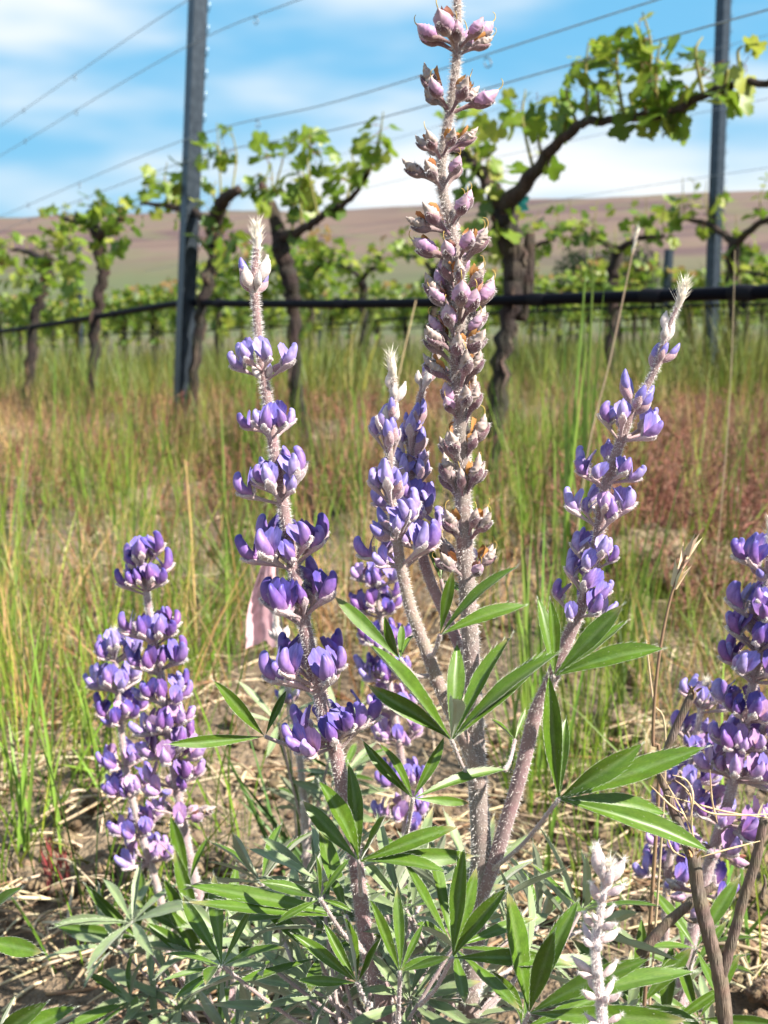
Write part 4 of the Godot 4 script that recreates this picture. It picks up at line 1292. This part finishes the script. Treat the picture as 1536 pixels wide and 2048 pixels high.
func build_grass() -> void:
	var patch := FastNoiseLite.new()
	patch.seed = 31
	patch.frequency = 1.0
	patch.fractal_octaves = 3
	var green := [Color(1, 1, 1), Color(1.15, 1.1, 0.9), Color(0.85, 0.95, 0.8), Color(1.45, 1.2, 1.2), Color(1.6, 1.2, 1.5), Color(0.62, 0.6, 0.55), Color(1.25, 0.9, 1.0)]
	var meadow := []
	for k in 5:
		meadow.append(tuft_shape(13, 0.27, 0.12, 0.0042, Color(0.110, 0.150, 0.022), 0.48))
	var places := []
	while places.size() < 3500:
		var d := 2.6 * pow(12.0, rng.randf())
		var px := rr(-120, 1660)
		var p := on_ground(px, d)
		if patch.get_noise_2d(p.x * 0.9, p.z * 0.9) < -0.02 + (0.36 if d < 5.0 else -0.12):
			continue
		places.append([p, rr(0.5, 1.0) * (1.0 + 0.9 * patch.get_noise_2d(p.x * 0.7 + 70, p.z * 0.7)) * (0.75 if d < 5.0 else 1.15) * (1.0 if rng.randf() < 0.9 else rr(1.3, 1.8)), rr(0, TAU), rr(-0.2, 0.2)])
	scatter("grass", "light green meadow grass between the vine rows", "grass", meadow, places, green)
	# taller, sparser stalks nearer the camera
	var tall := []
	for k in 5:
		tall.append(tuft_shape(7, 0.46, 0.10, 0.0036, Color(0.12, 0.215, 0.022), 0.32))
	places = []
	while places.size() < 300:
		var d := rr(1.15, 3.4)
		var px := rr(-60, 1600)
		var p := on_ground(px, d)
		var want := 0.16
		if px > 950 and px < 1300:
			want = -0.15
		elif px > 260 and rng.randf() < 0.6:
			continue
		if px < 330 and d < 2.4:
			want = 0.0
		if px > 430 and px < 720 and d > 1.6:
			want = -0.02
		if px > 1320:
			want = 0.25
		if patch.get_noise_2d(p.x * 2.2 + 20, p.z * 2.2) < want:
			continue
		places.append([p, rr(0.5, 1.0) * clampf(d / 2.2, 0.7, 1.0), rr(0, TAU), rr(-0.25, 0.25)])
	scatter("tall_grass", "slender upright green grass stalks behind the lupines", "grass", tall, places, green)
	var fine := []
	for k in 5:
		fine.append(tuft_shape(5, 0.24, 0.12, 0.0024, Color(0.135, 0.235, 0.024), 0.3))
	places = []
	while places.size() < 230:
		var d := rr(0.82, 2.0)
		var px := rr(-80, 470) if rng.randf() < 0.6 else rr(1180, 1620)
		var p := on_ground(px, d)
		if patch.get_noise_2d(p.x * 4.0, p.z * 4.0 + 9) < -0.05:
			continue
		places.append([p, rr(0.45, 1.0), rr(0, TAU), rr(-0.3, 0.3)])
	scatter("fine_grass", "fine thin grass blades on the sandy soil", "grass", fine, places, green)
	var straw := []
	for k in 4:
		straw.append(tuft_shape(11, 0.20, 0.16, 0.0022, Color(0.32, 0.22, 0.105), 0.3))
	places = []
	while places.size() < 1250:
		var d := 1.3 * pow(7.0, rng.randf())
		if d < 2.6 and rng.randf() < 0.72:
			continue
		var p := on_ground(rr(-100, 1640), d)
		if patch.get_noise_2d(p.x * 1.7 - 9, p.z * 1.7) < 0.0:
			continue
		places.append([p, rr(0.5, 1.2), rr(0, TAU), rr(-0.4, 0.4)])
	scatter("dry_grass", "short straw-coloured dead grass on the soil", "grass", straw, places, [Color(1, 1, 1), Color(0.8, 0.62, 0.58), Color(1.2, 1.15, 1.0), Color(0.6, 0.42, 0.36), Color(1.3, 1.25, 1.2)])
	var red := []
	for k in 4:
		red.append(weed_shape(Color(0.17, 0.075, 0.05), 0.15))
	places = []
	while places.size() < 340:
		var d := rr(1.7, 4.6)
		var px := rr(1180, 1640)
		if rng.randf() < 0.42:
			px = rr(0, 1200)
			d = rr(2.4, 5.5)
		places.append([on_ground(px, d), rr(0.6, 1.25), rr(0, TAU), rr(-0.2, 0.2)])
	scatter("dead_weeds", "reddish-brown wiry dead weeds, thickest at the right", "weeds", red, places, [Color(1, 1, 1), Color(1.4, 1.5, 1.5), Color(0.8, 0.8, 0.8), Color(1.2, 1.0, 1.0)])
	# litter: bits of straw and crumbs of soil
	var sticks := []
	for k in 3:
		var s := Shape.new()
		var c := smooth([Vector3(-0.5, 0, 0), Vector3(-0.1, rr(0.0, 0.12), rr(-0.12, 0.12)), Vector3(0.5, rr(-0.02, 0.1), rr(-0.1, 0.1))], 3)
		s.tube(c, ramp(c.size(), [0.014, 0.016, 0.008]), paint(c.size(), Color(0.52, 0.42, 0.275), 0.2), 5)
		sticks.append(s.mesh(M.dry))
	places = []
	for k in 9000:
		var d := 0.75 * pow(6.0, rng.randf())
		var p := on_ground(rr(-260, 1800), d)
		if patch.get_noise_2d(p.x * 3.0 + 50, p.z * 3.0) < -0.12:
			continue
		places.append([p + Vector3(0, rr(-0.004, 0.006), 0), 0.018 + 0.085 * pow(rng.randf(), 2.2), rr(0, TAU), rr(-0.14, 0.14)])
	scatter("straw_litter", "broken straw scattered on the bare soil", "litter", sticks, places, [Color(1, 1, 1), Color(0.7, 0.66, 0.62), Color(1.15, 1.15, 1.1), Color(0.55, 0.4, 0.34)])
	var crumbs := []
	for k in 4:
		crumbs.append(clod_mesh(1.0, 60 + k, 5))
	places = []
	for k in 5200:
		var d := 0.75 * pow(5.0, rng.randf())
		places.append([on_ground(rr(-260, 1800), d) + Vector3(0, 0.001, 0), 0.0022 + 0.010 * pow(rng.randf(), 3.0), rr(0, TAU), rr(-1, 1)])
	scatter("gravel", "crumbs of dry soil and small pebbles", "gravel", crumbs, places, [Color(1, 1, 1), Color(0.8, 0.75, 0.7), Color(1.1, 1.08, 1.05), Color(0.6, 0.55, 0.5)])
	# clumps one can tell apart: [label, name, foot, distance, blade tips, colour, width]
	var g := Color(0.16, 0.265, 0.04)
	var dk := Color(0.07, 0.145, 0.028)
	grass_clump("tall green grass clump at the far left, reaching beside the lupines", [40, 1960], 1.05, [[36, 1030], [8, 1180], [102, 1190], [66, 1130], [-30, 1290], [128, 1420], [88, 1500], [14, 1420], [150, 1560], [-10, 1600]], g, 0.0042)
	grass_clump("green grass clump with straight blades behind the lilac lupine at left", [190, 1900], 1.15, [[204, 1180], [188, 1260], [236, 1330], [160, 1350], [130, 1480], [246, 1560], [120, 1290], [214, 1450]], g, 0.0042)
	grass_clump("grass clump whose long blade leans right above the left lupines", [215, 1720], 1.5, [[272, 976], [240, 1160], [196, 1130], [300, 1290], [150, 1190], [110, 1230], [330, 1350]], Color(0.16, 0.26, 0.05), 0.005)
	grass_clump("dark green rush blades fanning up between the left and centre lupines", [640, 1790], 0.95, [[436, 1480], [482, 1420], [512, 1500], [560, 1420], [468, 1590], [530, 1400], [590, 1560]], dk, 0.005)
	grass_clump("bright grass blades poking out low beside the centre stems", [560, 2110], 0.72, [[478, 1900], [500, 1880], [610, 2010], [420, 2000], [520, 1960]], Color(0.19, 0.30, 0.04), 0.0036)
	grass_clump("tall green stalks right of the faded spike, crossing the hose", [1165, 1250], 1.7, [[1192, 428], [1166, 560], [1150, 690], [1120, 720], [1210, 760], [1180, 640], [1096, 800], [1230, 880], [1178, 470], [1130, 600]], Color(0.15, 0.25, 0.04), 0.0075)
	grass_clump("green grass stalks between the faded spike and the right branch", [1075, 1640], 1.25, [[1020, 800], [1000, 980], [1060, 900], [1040, 1050], [1090, 980], [1120, 1060], [980, 1100], [1110, 1200], [1150, 1180]], g, 0.0045)
	grass_clump("green grass stalks right of the right lupine branch", [1250, 1500], 1.45, [[1386, 872], [1340, 900], [1300, 1000], [1270, 950], [1220, 1000], [1330, 1080], [1290, 1130]], g, 0.0045)
	grass_clump("grass blades behind the dry stalk at the right edge", [1500, 2040], 0.85, [[1470, 1640], [1520, 1560], [1440, 1740], [1500, 1750], [1540, 1680], [1480, 1800]], Color(0.10, 0.20, 0.03), 0.0045)
	grass_clump("grass tuft in the middle, behind the widely spaced violet lupine", [470, 1330], 1.9, [[440, 760], [400, 850], [480, 800], [520, 880], [370, 930], [560, 900], [610, 960], [340, 1010], [450, 930]], Color(0.17, 0.26, 0.05), 0.005)
	grass_clump("lone upright blades by the lower right lupine leaves", [1160, 1900], 0.98, [[1204, 1180], [1180, 1400], [1130, 1500], [1100, 1560], [1216, 1560]], g, 0.004)

func grass_clump(label: String, foot: Array, d: float, tips: Array, col: Color, w: float) -> void:
	var p := on_ground(foot[0], d)
	var o := thing("grass_clump", p, label, "grass", "grass clumps near the lupines")
	for t in tips:
		for extra in 2:
			var s := Shape.new()
			var base := p + Vector3(rr(-0.03, 0.03), -0.01, rr(-0.03, 0.03))
			var q := spot(t[0] + extra * rr(-30, 30), t[1] + extra * rr(40, 220), d + rr(-0.05, 0.05))
			blade(s, base, q, w * rr(0.8, 1.1), jit(col, 0.22), rr(0.1, 0.5))
			obj("blade", s.mesh(M.blade), o, off(o))

func clod_mesh(r: float, seed_: int, rings := 9) -> ArrayMesh:
	var s := Shape.new()
	var n := FastNoiseLite.new()
	n.seed = seed_
	n.frequency = 0.9
	n.fractal_octaves = 3
	var seg := rings * 2
	for a in rings + 1:
		var ph := PI * a / rings
		for b in seg:
			var th := TAU * b / seg
			var d := Vector3(sin(ph) * cos(th), cos(ph), sin(ph) * sin(th))
			var k := r * (1.0 + 0.55 * n.get_noise_3dv(d * 1.4) + 0.25 * n.get_noise_3dv(d * 4.0))
			s.add(d * k * Vector3(1.1, 0.72, 1.0), jit(Color(0.34, 0.265, 0.175), 0.14))
	for a in rings:
		for b in seg:
			var p := a * seg + b
			var q := a * seg + (b + 1) % seg
			s.quad(p, p + seg, q + seg, q)
	return s.mesh(M.soil)

# ---------------------------------------------------------------- small things
func build_small_things() -> void:
	for e in [[270, 2.75, 0.055, "rounded tan clod of earth behind the left lupines"], [1190, 2.05, 0.045, "earth clod with a dark shaded side, behind the right lupine branch"], [1330, 1.95, 0.07, "largest lump of earth on the eroded bank at right"], [1440, 2.0, 0.05, "earth lump on the bank beside the red weeds"], [60, 2.2, 0.04, "small clod of earth at the left edge"], [520, 2.3, 0.035, "small clod among the grass behind the pink flag"], [1260, 1.35, 0.03, "small lump of soil under the right lupine branch"], [210, 1.25, 0.025, "small lump of soil beneath the lilac lupine"]]:
		var p := on_ground(e[0], e[1])
		var o := obj("soil_clod", clod_mesh(e[2], int(e[0]), 14), self, Transform3D(Basis(Vector3.UP, rr(0, TAU)), p + Vector3(0, e[2] * 0.25, 0)))
		tag(o, e[3], "clod", "clods of earth")
	# pink marking flag hanging limp on its wire
	var foot := on_ground(585, 1.0)
	var fl := thing("marker_flag", foot, "limp pale pink marking flag behind the violet lupine", "flag")
	var top := spot(552, 1110, 0.98)
	var ws := Shape.new()
	var wc := smooth([foot - Vector3(0, 0.02, 0), foot.lerp(top, 0.5), top], 5)
	ws.tube(wc, ramp(wc.size(), [0.0009, 0.0009]), paint(wc.size(), Color(0.3, 0.3, 0.3)), 6)
	obj("wire_stake", ws.mesh(M.zinc), fl, off(fl))
	var fs := Shape.new()
	for v in 13:
		var t := v / 12.0
		for u in 9:
			var q := u / 8.0
			var x := lerpf(552, lerpf(524, 494, sin(minf(t * 1.25, 1.0) * PI * 0.5)), q)
			var p := spot(x, lerpf(1108, 1290, t) + 18.0 * q * (1.0 - t), 0.97)
			p.z += 0.010 * sin(q * 6.0 + t * 2.0) + 0.003 * grain.get_noise_2d(q * 4.0, t * 6.0) * 3.0
			fs.add(p, jit(Color(0.80, 0.52, 0.56), 0.03))
	for v in 12:
		for u in 8:
			var q := v * 9 + u
			fs.quad(q, q + 9, q + 10, q + 1)
	obj("plastic_film", fs.mesh(M.film), fl, off(fl))
	for e in [[1150, 58.0, "dark round shrub far off, just right of the gnarled vine"], [1205, 60.0, "middle one of the dark shrubs far off below the hill"], [1262, 57.0, "dark shrub far off, nearest the right post"]]:
		var base := on_ground(e[0], e[1])
		base.y -= 0.3
		var o := thing("distant_shrub", base, e[2], "shrub", "dark shrubs in the valley")
		var ts := Shape.new()
		ts.tube(PackedVector3Array([Vector3(0, -0.5, 0), Vector3(0.05, 1.5, 0), Vector3(0, 3.2, 0.1)]), PackedFloat32Array([0.12, 0.09, 0.03]), paint(3, Color(0.06, 0.05, 0.04)), 7)
		obj("trunk", ts.mesh(M.bark), o)
		var cs := Shape.new()
		for k in 1400:
			var d := ball_dir() * pow(rng.randf(), 0.4)
			var p := Vector3(d.x * 1.15, 3.4 + d.y * 1.15, d.z * 1.1) + Vector3(sin(k * 0.7), cos(k * 1.3), 0) * 0.18
			cs.hair(p, ball_dir() * 0.2, ball_dir(), 0.14, jit(Color(0.03, 0.052, 0.02), 0.3))
		obj("crown", cs.mesh(M.vine_leaf), o)
	build_dead_stalk()
	build_stalks()

func build_dead_stalk() -> void:
	var d := 0.57
	var foot := on_ground(1462, d)
	var o := thing("dead_stalk", foot, "broken grey-brown woody dead stalk with frayed ends at lower right", "dead stalk")
	var list := [
		[[[1462, 2180], [1452, 2060], [1440, 1960], [1418, 1870], [1398, 1790], [1386, 1706]], [4.6, 4.6, 4.6, 4.4, 4.0, 3.8]],
		[[[1440, 1960], [1462, 1890], [1486, 1800], [1512, 1720], [1528, 1636]], [3.6, 3.2, 3.0, 2.8, 2.4]],
		[[[1392, 1740], [1362, 1660], [1336, 1590], [1322, 1540], [1350, 1460], [1386, 1386]], [3.0, 2.8, 2.4, 2.2, 2.2, 2.4]],
		[[[1280, 1910], [1330, 1850], [1390, 1800], [1430, 1770]], [3.4, 3.2, 2.8, 2.0]],
		[[[1392, 1842], [1376, 1840], [1366, 1832]], [1.6, 1.1, 0.4]],
		[[[1522, 1798], [1530, 1770], [1528, 1750]], [1.6, 1.0, 0.5]]]
	for k in list.size():
		var w := []
		for p in list[k][0]:
			w.append(spot(p[0], p[1], d + (0.0 if k < 3 else 0.02 if k == 3 else 0.0)))
		if k == 0:
			w.push_front(foot - Vector3(0, 0.01, 0))
		var c := smooth(w, 6)
		var rad := ramp(c.size(), list[k][1])
		for j in rad.size():
			rad[j] *= MM * 0.86 * (1.0 + 0.12 * grain.get_noise_1d(j * 0.9 + k * 9.0))
		var s := Shape.new()
		s.tube(c, rad, paint(c.size(), Color(0.24, 0.19, 0.15), 0.22), 11, true, 0.09, 40 + k)
		obj("stalk" if k == 0 else "broken_branch", s.mesh(M.old_wood), o, off(o))
	# frayed fibres at the breaks
	for e in [[1386, 1706, 16, Color(0.42, 0.26, 0.11)], [1528, 1636, 10, Color(0.50, 0.42, 0.30)], [1386, 1386, 8, Color(0.22, 0.14, 0.08)]]:
		for k in int(e[2]):
			var s := Shape.new()
			var p := spot(e[0] + rr(-14, 14), e[1] + rr(-4, 14), d + rr(-0.003, 0.003))
			blade(s, p, p + Vector3(rr(-0.004, 0.004), rr(0.002, 0.008), rr(-0.004, 0.004)), 0.0016, jit(e[3], 0.3), 0.2)
			obj("splinter", s.mesh(M.dry), o, off(o))
	# peeled strips of bark and withered bits caught on it
	for e in [[[1320, 1545], [1352, 1600], [1376, 1650], [1388, 1710]], [[1350, 1560], [1380, 1590], [1384, 1660], [1396, 1700]], [[1330, 1590], [1400, 1610], [1460, 1625], [1536, 1636]], [[1370, 1580], [1410, 1622], [1470, 1630], [1540, 1628]], [[1300, 1570], [1340, 1610], [1370, 1630]], [[1330, 1660], [1345, 1700], [1370, 1715]], [[1400, 1715], [1450, 1700], [1520, 1682]], [[1436, 1650], [1424, 1600], [1420, 1540]], [[1345, 1550], [1372, 1560], [1386, 1590], [1380, 1640]]]:
		var w := []
		for p in e:
			w.append(spot(p[0], p[1], d - 0.008 + rr(-0.008, 0.006)))
		var c := smooth(w, 6)
		var s := Shape.new()
		s.tube(c, ramp(c.size(), [0.0001, 0.0005, 0.0005, 0.0002]), paint(c.size(), Color(0.56, 0.42, 0.24), 0.2), 5)
		obj("bark_shred", s.mesh(M.dry), o, off(o))

func stalk_thing(called: String, label: String, foot_px: float, d: float, pts: Array, r: float, col: Color, head: Array) -> void:
	var foot := on_ground(foot_px, d)
	var o := thing(called, foot, label, "grass")
	var w := [foot - Vector3(0, 0.01, 0)]
	for p in pts:
		w.append(spot(p[0], p[1], d))
	var c := smooth(w, 7)
	var s := Shape.new()
	s.tube(c, ramp(c.size(), [r, r * 0.8, r * 0.6]), paint(c.size(), col, 0.12), 6)
	obj("stem", s.mesh(M.dry), o, off(o))
	if head.is_empty():
		return
	var h := Shape.new()
	var tip := c[c.size() - 1]
	var dir := (tip - c[c.size() - 3]).normalized()
	for k in int(head[2]):
		var p: Vector3 = tip - dir * rr(0, head[0])
		var v: Vector3 = (dir + ball_dir() * 0.45).normalized() * head[1]
		h.hair(p, v, v.cross(ball_dir()).normalized(), head[1] * 0.28, jit(head[3], 0.25))
	obj("seed_head", h.mesh(M.dry), o, off(o))

func build_stalks() -> void:
	stalk_thing("dry_grass_stalk", "pale dry grass stalk leaning right with a white tip, right of the faded spike", 1130, 1.45, [[1170, 940], [1220, 720], [1262, 520], [1276, 455]], 0.0010, Color(0.38, 0.28, 0.19), [0.03, 0.008, 60, Color(0.72, 0.68, 0.6)])
	stalk_thing("dry_grass_stalk", "thin dry grass stalk in front of the right post", 1440, 1.7, [[1452, 900], [1464, 700], [1470, 500]], 0.0008, Color(0.36, 0.29, 0.19), [])
	stalk_thing("dry_grass_stalk", "brown dry stalk with a pale papery tip above the broken stalk", 1320, 0.6, [[1316, 1600], [1306, 1480], [1316, 1330], [1340, 1200], [1372, 1110]], 0.0011, Color(0.24, 0.15, 0.09), [0.018, 0.014, 14, Color(0.66, 0.52, 0.36)])
	stalk_thing("dry_grass_stalk", "tan dry stalk just left of the faded spike, crossing the hose", 740, 1.6, [[770, 900], [800, 740], [832, 600]], 0.0012, Color(0.52, 0.40, 0.22), [])
	stalk_thing("dry_grass_stalk", "short straw stalk standing beside the brown dry stalk", 1330, 0.62, [[1330, 1560], [1306, 1400], [1292, 1280]], 0.0007, Color(0.5, 0.38, 0.24), [])
	stalk_thing("dry_grass_stalk", "tan stalk standing in the grass left of the violet spike", 380, 1.7, [[384, 1100], [374, 960], [370, 920]], 0.0016, Color(0.52, 0.36, 0.14), [])
	for e in [[150, 0.98, 150, 1706, "grass with dark red bristly seed heads near the lilac lupine"], [52, 0.98, 52, 1790, "smaller dark red seed heads at the left edge"]]:
		var foot := on_ground(e[0], e[1])
		var o := thing("red_brome_grass", foot, e[4], "grass", "red-headed grasses")
		for k in 7:
			var q := spot(e[2] + rr(-62, 55), e[3] + rr(-30, 110), e[1] + rr(-0.03, 0.03))
			var s := Shape.new()
			var c := smooth([foot + Vector3(rr(-0.01, 0.01), -0.01, rr(-0.01, 0.01)), foot.lerp(q, 0.6) + Vector3(rr(-0.01, 0.01), 0, 0), q], 5)
			s.tube(c, ramp(c.size(), [0.0009, 0.0006]), paint(c.size(), Color(0.24, 0.22, 0.06), 0.2), 5)
			obj("stem", s.mesh(M.blade), o, off(o))
			var h := Shape.new()
			for j in 30:
				var p := q + Vector3(rr(-0.004, 0.004), rr(-0.045, 0.0), rr(-0.004, 0.004))
				var v := (Vector3(rr(-0.35, 0.2), 1, rr(-0.3, 0.3))).normalized() * rr(0.010, 0.020)
				h.hair(p, v, v.cross(ball_dir()).normalized(), 0.0022, jit(Color(0.20, 0.035, 0.035), 0.3))
			obj("seed_head", h.mesh(M.dry), o, off(o))
